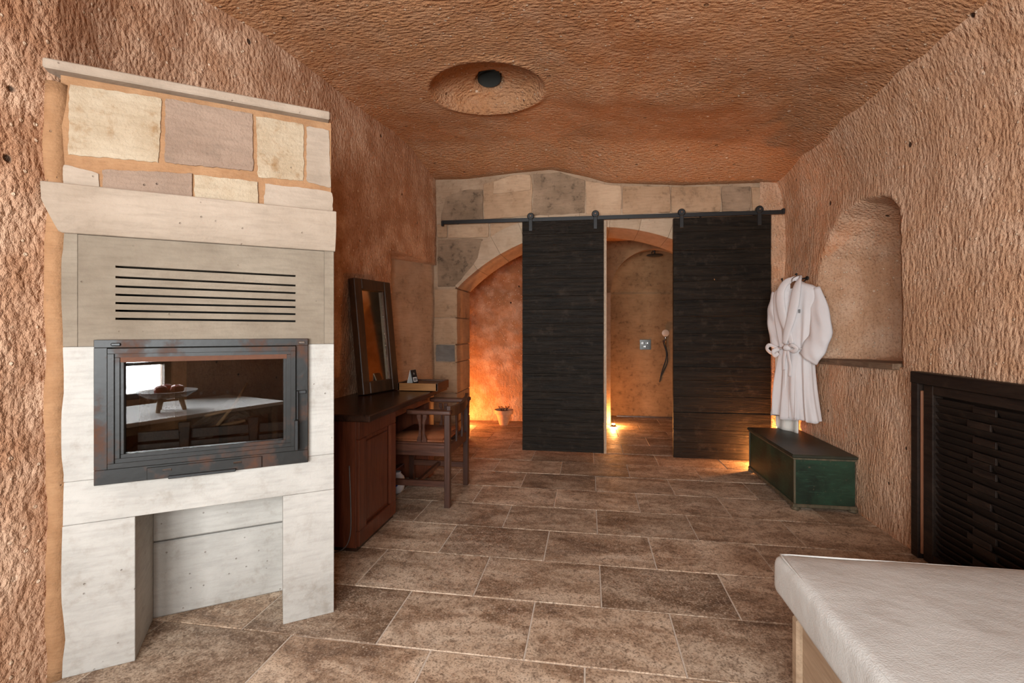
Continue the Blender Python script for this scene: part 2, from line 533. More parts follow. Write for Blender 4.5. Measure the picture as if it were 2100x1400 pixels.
def prism(name, pts, d0, d1, mat, parent=None, plane='xz', bev=0.0, smooth=False):
    bm = bmesh.new()
    bm_prism(bm, pts, d0, d1, plane)
    if bev:
        bmesh.ops.bevel(bm, geom=bm.edges[:], offset=bev, segments=1, affect='EDGES')
    bmesh.ops.triangulate(bm, faces=[f for f in bm.faces if len(f.verts) > 4], ngon_method='EAR_CLIP')
    return from_bm(name, bm, mat, parent, smooth)


def rough_poly(pts, step=0.06, j=0.006, rng=random):
    """subdivide a polygon outline and jitter it so that a stone has hand-cut edges"""
    out = []
    n = len(pts)
    for i in range(n):
        a, b = Vector(pts[i]), Vector(pts[(i + 1) % n])
        k = max(1, int((b - a).length / step))
        for q in range(k):
            p = a.lerp(b, q / k)
            out.append((p.x + rng.uniform(-j, j), p.y + rng.uniform(-j, j)))
    return out


def tube(name, pts, rad, mat, parent=None, seg=8, closed=False, flat=1.0, smooth=True, caps=True):
    """swept tube; rad number or list; flat scales the second axis"""
    bm = bmesh.new()
    bm_tube(bm, pts, rad, seg, closed, flat, caps)
    return from_bm(name, bm, mat, parent, smooth)


def bm_tube(bm, pts, rad, seg=8, closed=False, flat=1.0, caps=True, up=None):
    P = [Vector(p) for p in pts]
    n = len(P)
    if not isinstance(rad, (list, tuple)):
        rad = [rad] * n
    rad = [float(r_) for r_ in rad]
    rings = []
    prev = None
    for i in range(n):
        if closed:
            t = (P[(i + 1) % n] - P[i - 1]).normalized()
        else:
            t = (P[min(i + 1, n - 1)] - P[max(i - 1, 0)]).normalized()
        if up is not None:
            a = Vector(up).cross(t)
            if a.length < 1e-4:
                a = Vector((1, 0, 0))
            a.normalize()
        elif prev is None:
            a = t.orthogonal().normalized()
        else:
            a = (prev - t * prev.dot(t)).normalized()
        prev = a
        b = t.cross(a)
        rings.append([bm.verts.new(P[i] + rad[i] * (a * math.cos(2 * math.pi * k / seg) + b * flat * math.sin(2 * math.pi * k / seg))) for k in range(seg)])
    m = n if closed else n - 1
    for i in range(m):
        r0, r1 = rings[i], rings[(i + 1) % n]
        for k in range(seg):
            bm.faces.new((r0[k], r0[(k + 1) % seg], r1[(k + 1) % seg], r1[k]))
    if caps and not closed:
        bm.faces.new(rings[0][::-1])
        bm.faces.new(rings[-1])


def lathe(name, prof, mat, parent=None, seg=28, loc=(0, 0, 0), axis='z'):
    bm = bmesh.new()
    rings = []
    for r, z in prof:
        ring = []
        for k in range(seg):
            c, s = math.cos(2 * math.pi * k / seg) * r, math.sin(2 * math.pi * k / seg) * r
            p = {'z': (c, s, z), 'y': (c, z, s), 'x': (z, c, s)}[axis]
            ring.append(bm.verts.new((p[0] + loc[0], p[1] + loc[1], p[2] + loc[2])))
        rings.append(ring)
    for a, b in zip(rings, rings[1:]):
        for k in range(seg):
            bm.faces.new((a[k], a[(k + 1) % seg], b[(k + 1) % seg], b[k]))
    bm.faces.new(rings[0][::-1])
    bm.faces.new(rings[-1])
    o = from_bm(name, bm, mat, parent, smooth=True)
    md = o.modifiers.new('edges', 'EDGE_SPLIT')
    md.split_angle = R(40)
    return o


def bez(pts, n=24):
    """Catmull-Rom through pts"""
    P = [Vector(p) for p in pts]
    P = [P[0] * 2 - P[1]] + P + [P[-1] * 2 - P[-2]]
    out = []
    m = len(P) - 3
    for i in range(n + 1):
        t = i / n * m
        k = min(int(t), m - 1)
        u = t - k
        a, b, c, d = P[k:k + 4]
        out.append(0.5 * ((2 * b) + (c - a) * u + (2 * a - 5 * b + 4 * c - d) * u * u + (3 * b - 3 * c + d - a) * u ** 3))
    return out


# vectorised value noise
_rs = np.random.RandomState(3)
_T = _rs.rand(256, 256)


def vnoise(x, y):
    xi, yi = np.floor(x).astype(int), np.floor(y).astype(int)
    fx, fy = x - xi, y - yi
    fx, fy = fx * fx * (3 - 2 * fx), fy * fy * (3 - 2 * fy)
    g = lambda a, b: _T[a & 255, b & 255]
    return (g(xi, yi) * (1 - fx) + g(xi + 1, yi) * fx) * (1 - fy) + (g(xi, yi + 1) * (1 - fx) + g(xi + 1, yi + 1) * fx) * fy - 0.5


def fbm(x, y, s, o=4):
    r = 0
    a = 1.0
    for i in range(o):
        r = r + a * vnoise(x * s + 17.3 * i, y * s + 9.1 * i)
        a *= 0.5
        s *= 2.03
    return r


def sstep(a, b, x):
    t = np.clip((x - a) / (b - a), 0, 1)
    return t * t * (3 - 2 * t)


def grid(name, us, vs, fn, mat, smooth=True, mask=None):
    U, V = np.meshgrid(np.array(us), np.array(vs), indexing='ij')
    X, Y, Z = fn(U, V)
    co = np.stack([X, Y, Z], -1).reshape(-1, 3)
    nu, nv = U.shape
    i = np.arange(nu * nv).reshape(nu, nv)
    f = np.stack([i[:-1, :-1], i[1:, :-1], i[1:, 1:], i[:-1, 1:]], -1).reshape(-1, 4)
    me = bpy.data.meshes.new(name)
    me.vertices.add(len(co))
    me.vertices.foreach_set('co', co.ravel())
    me.loops.add(f.size)
    me.loops.foreach_set('vertex_index', f.ravel())
    me.polygons.add(len(f))
    me.polygons.foreach_set('loop_start', np.arange(0, f.size, 4))
    me.polygons.foreach_set('loop_total', np.full(len(f), 4))
    me.update()
    me.validate()
    return link(name, me, mat, None, smooth)


def lin(a, b, step):
    return list(np.linspace(a, b, max(2, int(round((b - a) / step)) + 1)))


# ================================================================== SETTING
LW_Y = [-2.5, 1.0, 1.48, 1.75, 2.1, 2.5, 3.0, 3.5, 4.0, 5.1]
LW_X = [-1.97, -1.97, -1.945, -2.00, -1.98, -1.86, -1.81, -1.775, -1.72, -1.632]


def left_x(y):
    return np.interp(y, LW_Y, LW_X)


# ---- floor: grout bed with single travertine tiles
floor = struct(box('floor', -2.05, 2.05, -2.45, 7.55, -0.12, -0.004, 'grout'))
TW, TD, GAP = 0.611, 0.406, 0.007
_tile_cache = {}


def tile_mesh(w, d):
    key = (round(w, 3), round(d, 3))
    if key not in _tile_cache:
        bm = bmesh.new()
        bm_box(bm, -w / 2, w / 2, -d / 2, d / 2, -0.02, 0)
        top = [e for e in bm.edges if all(v.co.z > -0.001 for v in e.verts)]
        bmesh.ops.bevel(bm, geom=top, offset=0.002, segments=1, affect='EDGES')
        me = bpy.data.meshes.new('tile')
        bmesh.ops.recalc_face_normals(bm, faces=bm.faces)
        bm.to_mesh(me)
        bm.free()
        me.materials.append(M['tile'])
        _tile_cache[key] = me
    return _tile_cache[key]


trng = random.Random(11)
for k in range(-11, 14):
    ya, yb = 1.842 + TD * k, 1.842 + TD * (k + 1)
    ya, yb = max(ya, -2.4), min(yb, 7.45)
    if yb - ya < 0.05:
        continue
    off = (-0.249 if k % 2 == 0 else 0.058) + (-0.07 if k < 0 else 0.0) + trng.uniform(-0.004, 0.004)
    xl, xr = -2.02, 2.02
    n0 = math.floor((xl - off) / TW)
    x = off + n0 * TW
    while x < xr:
        a, b = max(x, xl), min(x + TW, xr)
        if b - a > 0.05:
            w, d = b - a - GAP, yb - ya - GAP
            o = bpy.data.objects.new('tile', tile_mesh(w, d))
            C.objects.link(o)
            o.parent = floor
            o.location = ((a + b) / 2, (ya + yb) / 2, trng.uniform(-0.0012, 0.0006))
            o.rotation_euler = (trng.uniform(-.001, .001), trng.uniform(-.001, .001), 0)
        x += TW

# ---- left wall (carved, with a shallow alcove beside the far corner)
ys = lin(-2.45, 0.6, 0.10)[:-1] + lin(0.6, 3.99, 0.018) + [3.997, 4.003] + lin(4.015, 5.12, 0.018)
zs = lin(-0.05, 1.98, 0.025) + [1.992, 1.998] + lin(2.02, 3.25, 0.02)


def f_left(Y, Z):
    x = left_x(Y) + 0.018 * fbm(Y, Z, 1.1, 3) + 0.012 * fbm(Y + 5, Z, 5.0, 3)
    rough_near = 1 - sstep(1.6, 3.2, Y)
    x = x + 0.005 * rough_near * fbm(Y * 1.5, Z, 14.0, 2)
    rec = np.where((Y > 4.0) & (Z < 1.995), 0.42 * (1 - sstep(3.95, 5.08, Y) * 0.93), 0.0)
    return x - rec, Y, Z


wl = struct(grid('wall_left', ys, zs, f_left, 'rock_left'))
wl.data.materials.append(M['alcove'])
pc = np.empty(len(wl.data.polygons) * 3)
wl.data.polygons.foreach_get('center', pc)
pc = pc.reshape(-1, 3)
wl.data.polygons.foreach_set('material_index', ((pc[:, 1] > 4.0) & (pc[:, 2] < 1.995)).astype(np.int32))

# ---- right wall (carved, with a deep arched niche)
NICHE = [(3.245, 1.065), (3.235, 1.63), (3.29, 2.03), (3.37, 2.12), (3.48, 2.165), (3.71, 2.20), (3.94, 2.15), (4.12, 2.04), (4.27, 1.87), (4.345, 1.52), (4.36, 1.045)]
N_RAD = [0.02, 0.02, 0.05, 0.18, 0.34, 0.44, 0.52, 0.60, 0.66, 0.70, 0.02]


def f_right(Y, Z):
    x = 1.88 + 0.035 * fbm(Y + 31, Z, 0.9, 3) + 0.012 * fbm(Y, Z + 3, 5.5, 3)
    x = x - 0.10 * np.clip((Z - 2.25) / 0.5, 0, 2) ** 2
    x = x - 0.03 * sstep(1.5, 0.0, Z) * 0
    # niche
    dep = np.full(Y.shape, 1.0)
    n = len(NICHE)
    for i in range(n):
        (ya, za), (yb, zb) = NICHE[i], NICHE[(i + 1) % n]
        ey, ez = yb - ya, zb - za
        L = math.hypot(ey, ez)
        e = ((Z - za) * ey - (Y - ya) * ez) / L          # signed distance, inside when the outline runs clockwise
        e = -e
        t = np.clip(e / N_RAD[i], 0, 1)
        dep = np.minimum(dep, 1 - (1 - t) ** 2)
    x = x + 0.62 * np.clip(dep, 0, 1)
    rec = (Y > 1.305) & (Y < 3.07) & (Z < 1.04)
    return np.where(rec, 1.985, x), Y, Z


ys = lin(-2.45, 1.2, 0.10)[:-1] + [1.2, 1.302, 1.308] + lin(1.33, 3.05, 0.0165) + [3.066, 3.072] + lin(3.086, 5.12, 0.0165)
zs = lin(-0.05, 1.03, 0.0175) + [1.037, 1.043] + lin(1.056, 3.2, 0.0175)
struct(grid('wall_right', ys, zs, f_right, 'rock_wall'))

# ---- ceiling (carved vault with a blind dome and its vent hole)
EX = [-2.1, -1.63, -1.3, -0.8, -0.385, 0.0, 0.2, 0.94, 1.67, 2.1]
EZ = [2.93, 2.93, 2.92, 2.955, 2.975, 2.875, 2.805, 2.745, 2.735, 2.70]
PX = [-2.1, -1.7, -1.0, -0.35, 0.2, 0.9, 1.4, 1.7, 1.86, 2.1]
PZ = [2.98, 3.035, 3.05, 3.06, 3.02, 2.97, 2.90, 2.81, 2.71, 2.50]
_px = np.linspace(-2.1, 2.1, 200)
_pz = np.interp(_px, PX, PZ)
_ez = np.interp(_px, EX, EZ)
_k = np.hanning(19)
_k /= _k.sum()
_pz = np.convolve(np.pad(_pz, 9, 'edge'), _k, 'valid')
_k2 = np.hanning(9)
_k2 /= _k2.sum()
_ez = np.convolve(np.pad(_ez, 4, 'edge'), _k2, 'valid')


def f_ceil(X, Y):
    z = np.interp(X, _px, _pz) + 0.05 * (sstep(2.4, 4.2, Y) - 0.5) * sstep(0.6, -0.6, X)
    z = z + 0.055 * fbm(X + 3, Y + 8, 0.55, 2) + 0.014 * fbm(X, Y, 3.2, 3)
    # ridge that runs from the dome towards the right wall
    rid = np.exp(-((Y - 3.55 - 0.12 * (X + 0.1)) / 0.28) ** 2) * sstep(-0.35, 0.0, X) * sstep(1.5, 0.5, X)
    z = z - 0.045 * rid
    b = sstep(4.35, 5.02, Y)
    z = z * (1 - b) + np.interp(X, _px, _ez) * b
    r = np.hypot(X + 0.735, (Y - 3.455) * 1.12) / 0.42
    rim = sstep(1.22, 1.0, r)
    z = z * (1 - rim) + 3.045 * rim
    cap = np.sqrt(np.clip(1.62 ** 2 - r ** 2, 0, None)) - math.sqrt(1.62 ** 2 - 1)
    z = z + np.where(r < 1, 0.085 * sstep(1.0, 0.94, r) + 0.46 * cap, 0)
    hole = sstep(0.112, 0.094, np.hypot((X + 0.765), (Y - 3.665) * 1.35))
    return X, Y, z + 0.60 * hole


xs = lin(-2.06, 2.0, 0.0165)
ys = lin(-2.45, 1.2, 0.10)[:-1] + lin(1.2, 5.05, 0.0165)
struct(grid('ceiling', xs, ys, f_ceil, 'rock_ceiling'))

vent = thing('vent_pipe', 'dark round vent hole in the blind dome of the ceiling', 'vent', (-0.765, 3.665, 3.247))
bm = bmesh.new()
ra, rb = [], []
for k in range(28):
    a = 2 * math.pi * k / 28
    for lst, z, q in ((ra, 0.02 * math.sin(a) * -1.6, 1.0), (rb, 0.30, 0.9)):
        lst.append(bm.verts.new((0.092 * q * math.cos(a), 0.062 * q * math.sin(a), z)))
for k in range(28):
    bm.faces.new((ra[k], ra[(k + 1) % 28], rb[(k + 1) % 28], rb[k]))
bm.faces.new(rb)
from_bm('vent_shaft', bm, 'soot', vent, True)

# ---- far wall: masonry with a wide segmental arch
AC, AR = (0.07, 0.274), 2.077
WY0, WY1 = 5.03, 5.58
wall_far = None
def opening_wall(name, x0, x1, ox0, ox1, zf, ztop, y0, y1, mat, n=44):
    """wall between x0..x1 with an opening ox0..ox1 whose soffit is zf(x)"""
    bm = bmesh.new()
    cols = [(x0, -0.05), (ox0, -0.05)] + [(ox0 + (ox1 - ox0) * i / n, None) for i in range(n + 1)] + [(ox1, -0.05), (x1, -0.05)]
    V = []
    for x, z in cols:
        z = zf(x) if z is None else z
        V.append([bm.verts.new((x, y, q)) for y in (y0, y1) for q in (z, ztop)])
    for a, b in zip(V, V[1:]):
        for f in ((0, 1), (2, 3), (0, 2), (1, 3)):
            try:
                bm.faces.new((a[f[0]], a[f[1]], b[f[1]], b[f[0]]))
            except ValueError:
                pass
    bmesh.ops.remove_doubles(bm, verts=bm.verts[:], dist=1e-6)
    return struct(from_bm(name, bm, mat))


wall_far = opening_wall('wall_far', -2.05, 2.05, -1.424, 1.564, lambda x: AC[1] + math.sqrt(max(0.0, (AR + 0.02) ** 2 - (x - AC[0]) ** 2)), 3.25, WY0, WY1, 'plaster')

srng = random.Random(5)


def far_stone(pts, mat, y1=WY0 + 0.02, proud=0.018, name='stone', j=0.006):
    d = srng.uniform(-0.003, 0.003)
    return prism(name, rough_poly(pts, 0.07, j, srng), WY0 - proud + d, y1, mat, wall_far, bev=0.005)


# voussoirs of the arch, through the full depth of the wall
NV = 11
for i in range(NV):
    a0, a1 = 135 - 90 * i / NV - 0.03, 135 - 90 * (i + 1) / NV + 0.03
    ring = 0.21 + srng.uniform(-0.02, 0.03)
    pts = []
    for q in range(7):
        a = R(a0 + (a1 - a0) * q / 6)
        pts.append((AC[0] + AR * math.cos(a), AC[1] + AR * math.sin(a)))
    for q in range(6, -1, -1):
        a = R(a0 + (a1 - a0) * q / 6)
        pts.append((AC[0] + (AR + ring) * math.cos(a), AC[1] + (AR + ring) * math.sin(a)))
    prism('voussoir', pts, WY0 - 0.015, WY1 + 0.01, 'arch_stone', wall_far, bev=0.0015)
# piers below the springing
zc = [0.0, 0.28, 0.60, 0.935, 1.13, 1.42, 1.735]
for i in range(6):
    m = ['tan_block', 'plaster', 'tan_block', 'dark_block', 'tan_block', 'tan_block'][i]
    if i == 3:
        far_stone([(-1.64, 0.945), (-1.43, 0.945), (-1.43, 1.125), (-1.64, 1.125)], 'dark_block', proud=0.012)
        far_stone([(-1.428, 0.94), (-1.404, 0.94), (-1.404, 1.128), (-1.428, 1.128)], 'tan_block', WY1 + 0.005, 0.008)
    else:
        far_stone([(-1.66, zc[i] + .004), (-1.404, zc[i] + .004), (-1.404, zc[i + 1] - .004), (-1.66, zc[i + 1] - .004)], m, WY1 + 0.005, 0.010, j=0.003)
    far_stone([(1.544, zc[i] + .004), (1.80, zc[i] + .004), (1.80, zc[i + 1] - .004), (1.544, zc[i + 1] - .004)], 'tan_block', WY1 + 0.005, 0.010, j=0.003)
# spandrel stones
far_stone([(-1.50, 2.285), (-1.05, 2.285), (-1.05, 2.435), (-1.50, 2.435)], 'far_pale')
far_stone([(-1.62, 1.76), (-1.42, 1.76), (-1.30, 1.90), (-1.17, 2.06), (-1.12, 2.27), (-1.62, 2.27)], 'sooty')
far_stone([(-1.62, 2.29), (-1.515, 2.29), (-1.515, 2.44), (-1.62, 2.44)], 'tan_block')
far_stone([(-1.035, 2.285), (-0.93, 2.345), (-0.80, 2.41), (-0.62, 2.45), (-0.62, 2.47), (-1.035, 2.45)], 'tan_block')
# course above the sliding rail
far_stone([(-1.59, 2.46), (-1.115, 2.475), (-1.115, 2.79), (-1.33, 2.80), (-1.53, 2.73)], 'sooty')
far_stone([(-1.105, 2.48), (-0.585, 2.495), (-0.585, 2.90), (-0.83, 2.925), (-1.105, 2.85)], 'tan_block')
far_stone([(-1.00, 2.74), (-0.60, 2.76), (-0.60, 2.925), (-0.80, 2.93), (-1.00, 2.87)], 'far_pale', proud=0.026)
far_stone([(-0.572, 2.495), (-0.035, 2.50), (-0.035, 2.845), (-0.30, 2.935), (-0.572, 2.93)], 'sooty', proud=0.016)
far_stone([(-0.022, 2.49), (0.335, 2.475), (0.335, 2.765), (0.10, 2.80), (-0.022, 2.83)], 'far_pale')
far_stone([(0.347, 2.475), (0.815, 2.47), (0.815, 2.735), (0.347, 2.76)], 'tan_block')
far_stone([(0.828, 2.47), (1.30, 2.465), (1.30, 2.715), (0.828, 2.73)], 'tan_block')
far_stone([(1.312, 2.465), (1.58, 2.46), (1.58, 2.70), (1.312, 2.71)], 'sooty')
far_stone([(1.59, 2.46), (1.68, 2.46), (1.68, 2.69), (1.59, 2.70)], 'tan_block')
for x0, x1 in ((-0.60, -0.30), (-0.28, 0.04), (0.06, 0.36), (0.38, 0.68)):
    far_stone([(x0, 2.40 if abs(x0) > 0.4 else 2.415), (x1, 2.415), (x1, 2.462), (x0, 2.462)], 'far_pale', proud=0.012, j=0.002)

# rock on the right of the masonry
ys = lin(1.66, 1.98, 0.02)
zs = lin(-0.05, 3.0, 0.03)
fr = grid('wall_far_rock', ys, zs, lambda X, Z: (X, 5.0 + 0.02 * fbm(X, Z, 4, 3) + 0 * X, Z), 'rock_wall')
struct(fr)

# ---- wall behind the camera with a wide window and a smaller high one
wall_near = struct(box('wall_near', 0.80, 2.05, -1.60, -1.45, -0.05, 3.2, 'rock_wall'))
for x0, x1, z0, z1 in ((-2.05, -1.76, -0.05, 3.2), (-1.76, -0.10, -0.05, 0.64), (-1.76, -0.10, 2.11, 3.2), (-0.10, 0.04, -0.05, 3.2), (0.04, 0.80, -0.05, 1.08), (0.04, 0.80, 2.11, 3.2)):
    box('masonry', x0, x1, -1.60, -1.45, z0, z1, 'rock_wall', wall_near)
for n, (cuts, zb, zm) in enumerate((([-1.73, -1.19, -0.65, -0.13], 0.64, 0.95), ([0.07, 0.42, 0.77], 1.08, 1.55)), 1):
    x0, x1 = cuts[0] - 0.03, cuts[-1] + 0.03
    w = struct(box('window_%d' % n, x0, x1, -1.56, -1.48, zb, zb + 0.05, 'window_frame'))
    box('window_frame', x0, x1, -1.56, -1.48, 2.05, 2.11, 'window_frame', w)
    for x in cuts:
        box('window_frame', x - 0.03, x + 0.03, -1.56, -1.48, zb + 0.05, 2.05, 'window_frame', w)
    for a, b in zip(cuts, cuts[1:]):
        box('window_frame', a + 0.03, b - 0.03, -1.54, -1.50, zm, zm + 0.03, 'window_frame', w)
        for z0, z1 in ((zb + 0.05, zm), (zm + 0.03, 2.05)):
            box('pane', a + 0.03, b - 0.03, -1.523, -1.517, z0, z1, 'window_glass', w)

# ---- bathroom behind the arch
ys_ = lin(-2.05, 0.303, 0.02)
zs_ = lin(-0.05, 2.8, 0.02)


def f_bback(X, Z):
    rec = 0.06 * fbm(X, Z, 1.6, 4) + 0.012 * fbm(X, Z, 8, 3)
    edge = sstep(0.0, 0.25, X)
    return X, 6.68 + rec * (1 - edge), Z


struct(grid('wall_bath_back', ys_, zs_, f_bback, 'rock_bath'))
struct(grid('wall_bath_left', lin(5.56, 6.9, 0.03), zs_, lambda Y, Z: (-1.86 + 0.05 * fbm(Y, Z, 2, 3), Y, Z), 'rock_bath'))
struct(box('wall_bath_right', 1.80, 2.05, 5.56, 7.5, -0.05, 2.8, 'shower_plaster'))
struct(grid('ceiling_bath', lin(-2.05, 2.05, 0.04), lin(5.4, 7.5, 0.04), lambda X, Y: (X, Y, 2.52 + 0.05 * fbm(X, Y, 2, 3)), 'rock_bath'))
# end pier between the two compartments and the arched shower recess
struct(box('wall_bath_pier', 0.12, 0.303, 6.655, 7.45, -0.05, 1.80, 'plaster'))
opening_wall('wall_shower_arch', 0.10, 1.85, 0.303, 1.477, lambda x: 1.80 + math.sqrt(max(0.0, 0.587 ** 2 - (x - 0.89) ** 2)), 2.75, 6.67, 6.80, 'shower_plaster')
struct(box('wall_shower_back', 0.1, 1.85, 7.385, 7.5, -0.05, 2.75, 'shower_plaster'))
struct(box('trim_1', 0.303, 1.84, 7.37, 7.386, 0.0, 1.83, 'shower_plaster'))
struct(box('trim_2', 0.42, 1.80, 7.30, 7.32, 0.0, 0.012, 'chrome'))

# ================================================================== FIREPLACE
FP_LOC, FP_ROT = (-1.142, 2.02, 0.0), R(35.3)
fp = thing('fireplace', 'tall stone fireplace with block masonry, mantel ledge and vent slots by the left wall', 'fireplace', FP_LOC, FP_ROT)
DEP = 0.46
frng = random.Random(9)


def fstone(name, u0, u1, z0, z1, mat, y0=0.0, y1=DEP, bev=0.0018):
    return box(name, u0, u1, y0, y1, z0, z1, mat, fp, bev)


fstone('leg_stone', -0.945, -0.7265, 0.0, 0.559, 'white_stone')
fstone('leg_stone', -0.209, 0.0, 0.0, 0.559, 'white_stone')
fstone('lintel_stone', -0.945, 0.0, 0.560, 0.720, 'white_stone', 0.001)
fstone('side_stone', -0.945, -0.825, 0.721, 1.220, 'white_stone')
fstone('side_stone', -0.128, 0.0, 0.721, 1.220, 'white_stone')
fstone('side_stone', -0.945, -0.898, 1.221, 1.640, 'pale_grey')
fstone('side_stone', -0.041, 0.0, 1.221, 1.640, 'pale_grey')
# vent panel with seven real slots
bm = bmesh.new()
sl = [(1.525, 1.521), (1.485, 1.479), (1.450, 1.446), (1.418, 1.413), (1.386, 1.384), (1.357, 1.353), (1.326, 1.322)]
bm_box(bm, -0.897, -0.787, 0.0, 0.05, 1.221, 1.638)
bm_box(bm, -0.159, -0.042, 0.0, 0.05, 1.221, 1.638)
edges = [(1.638, 1.638)] + sl + [(1.221, 1.221)]
hw = 0.0042
for i in range(len(edges) - 1):
    tl, tr = edges[i]
    bl, br = edges[i + 1]
    dt = hw if i > 0 else 0
    db = hw if i < len(edges) - 2 else 0
    pts = [(-0.787, bl + db), (-0.159, br + db), (-0.159, tr - dt), (-0.787, tl - dt)]
    bm_prism(bm, pts, 0.0, 0.05)
from_bm('vent_panel', bm, 'pale_grey', fp)
box('vent_cavity', -0.86, -0.08, 0.16, 0.19, 1.25, 1.62, 'firebrick', fp)
# wood store below: back wall of two courses, floor of the firebox chamber
fstone('store_back_stone', -0.73, -0.20, 0.0, 0.335, 'white_stone', 0.30, 0.40, 0.006)
fstone('store_back_stone', -0.73, -0.20, 0.340, 0.556, 'white_stone', 0.302, 0.40, 0.006)
fstone('chamber_stone', -0.83, -0.12, 0.70, 1.24, 'firebrick', 0.43, DEP)
# mantel ledge
prof = [(DEP, 1.640), (-0.006, 1.640), (-0.022, 1.665), (-0.040, 1.705), (-0.052, 1.745), (-0.054, 1.812), (DEP, 1.815)]
bm = bmesh.new()
bm_prism(bm, prof, -0.985, 0.004, 'yz')
bmesh.ops.bevel(bm, geom=[e for e in bm.edges if e.calc_length() > 0.5], offset=0.003, segments=1, affect='EDGES')
for v in bm.verts:
    if v.co.x < -0.9:
        v.co.x += max(0.0, (1.755 - v.co.z)) * 0.32
from_bm('mantel_ledge', bm, 'pale', fp)
# upper masonry: mortar core and single stones
fstone('mortar_core', -0.948, -0.012, 1.812, 2.225, 'mortar', 0.006, DEP, 0.0)
UP = [
    ([(-0.925, 1.932), (-0.652, 1.946), (-0.643, 2.200), (-0.922, 2.192)], 'cream'),
    ([(-0.632, 1.948), (-0.324, 1.960), (-0.326, 2.202), (-0.630, 2.202)], 'mauve'),
    ([(-0.306, 1.937), (-0.126, 1.946), (-0.126, 2.196), (-0.312, 2.196)], 'cream'),
    ([(-0.114, 1.945), (-0.014, 1.928), (-0.022, 2.190), (-0.113, 2.190)], 'pale'),
    ([(-0.940, 1.812), (-0.836, 1.812), (-0.836, 1.876), (-0.940, 1.892)], 'pale'),
    ([(-0.824, 1.812), (-0.540, 1.812), (-0.541, 1.916), (-0.825, 1.890)], 'mauve'),
    ([(-0.532, 1.812), (-0.306, 1.812), (-0.306, 1.916), (-0.533, 1.912)], 'cream'),
    ([(-0.284, 1.812), (-0.004, 1.812), (-0.008, 1.912), (-0.278, 1.912)], 'pale'),
]
for pts, m in UP:
    prism('stone', rough_poly(pts, 0.011, 0.0030, frng), frng.uniform(-0.002, 0.003), 0.10, m, fp, bev=0.0015)
fstone('top_slab', -0.985, -0.020, 2.222, 2.258, 'pale', -0.040, DEP, 0.005)
fstone('corner_stone', -0.10, -0.006, 1.83, 2.22, 'pale', 0.10, DEP)
# mortar fillet where the fireplace meets the rock
fil = [(-0.948, 0.0, 0.0)]
bm = bmesh.new()
pts = []
for i in range(30):
    z = -0.01 + 2.20 * i / 29
    pts.append((-0.966 + 0.006 * math.sin(i * 0.9), 0.030 + 0.004 * math.sin(i * 1.7), z))
bm_tube(bm, pts, [0.040 + frng.uniform(-0.002, 0.002) for _ in pts], 10)
from_bm('mortar_fillet', bm, 'mortar', fp, True)
# masonry core behind, closing the corner to the rock wall (local frame of the fireplace)
cr, sr = math.cos(-FP_ROT), math.sin(-FP_ROT)


def to_fp(x, y):
    x, y = x - FP_LOC[0], y - FP_LOC[1]
    return (x * cr - y * sr, x * sr + y * cr)


cp = [(-0.94, DEP + 0.001), (-0.02, DEP + 0.001), to_fp(-1.80, 2.50), to_fp(-1.90, 1.95)]
prism('chimney_core', cp, 0.0, 2.25, 'mortar', fp, 'xy')

# ---- wood-burning insert
ins = thing('wood_stove_insert', 'rusted black steel stove insert with glass door set in the fireplace', 'stove', FP_LOC, FP_ROT)
bm = bmesh.new()
for a in ((-0.846, -0.110, 1.216, 1.246), (-0.846, -0.110, 0.701, 0.757), (-0.846, -0.806, 0.757, 1.216), (-0.158, -0.110, 0.757, 1.216)):
    bm_box(bm, a[0], a[1], -0.022, 0.04, a[2], a[3])
bmesh.ops.bevel(bm, geom=bm.edges[:], offset=0.0015, segments=1, affect='EDGES')
of = from_bm('outer_frame', bm, 'stove', ins)
box('hinge_pin', -0.795, -0.765, -0.028, -0.02, 1.222, 1.234, 'black_metal', of, 0.003)
box('hinge_pin', -0.15, -0.122, -0.028, -0.02, 1.222, 1.232, 'chrome', of, 0.003)
# door frame with stepped mouldings
bm = bmesh.new()
for (o0, o1, p0, p1, y) in ((-0.803, -0.160, 0.760, 1.213, -0.034), (-0.787, -0.178, 0.776, 1.198, -0.028), (-0.776, -0.188, 0.790, 1.186, -0.022)):
    t = 0.020
    for a in ((o0, o1, p1 - t, p1), (o0, o1, p0, p0 + t), (o0, o0 + t, p0 + t, p1 - t), (o1 - t, o1, p0 + t, p1 - t)):
        bm_box(bm, a[0], a[1], y, 0.0, a[2], a[3])
bmesh.ops.bevel(bm, geom=bm.edges[:], offset=0.001, segments=1, affect='EDGES')
df = from_bm('door_frame', bm, 'stove', ins)
box('rust_strip', -0.765, -0.195, -0.0295, -0.02, 1.160, 1.179, 'rust', df)
box('glass', -0.758, -0.206, -0.006, -0.002, 0.806, 1.165, 'stove_glass', df)
hb = box('handle', -0.166, -0.150, -0.060, -0.034, 0.765, 0.895, 'black_metal', df, 0.003)
box('latch_rod', -0.157, -0.150, -0.045, -0.034, 0.895, 1.02, 'black_metal', hb, 0.002)
box('latch_bar', -0.157, -0.118, -0.030, -0.02, 1.005, 1.020, 'black_metal', of, 0.002)
# air drawer under the door
dr = box('air_panel', -0.685, -0.290, -0.028, -0.02, 0.702, 0.750, 'stove', ins, 0.002)
box('slot_trim', -0.635, -0.605, -0.031, -0.027, 0.730, 0.738, 'chrome', dr, 0.001)
box('slot_trim', -0.395, -0.365, -0.031, -0.027, 0.730, 0.738, 'chrome', dr, 0.001)
box('air_slider', -0.615, -0.385, -0.040, -0.027, 0.700, 0.712, 'black_metal', dr, 0.002)
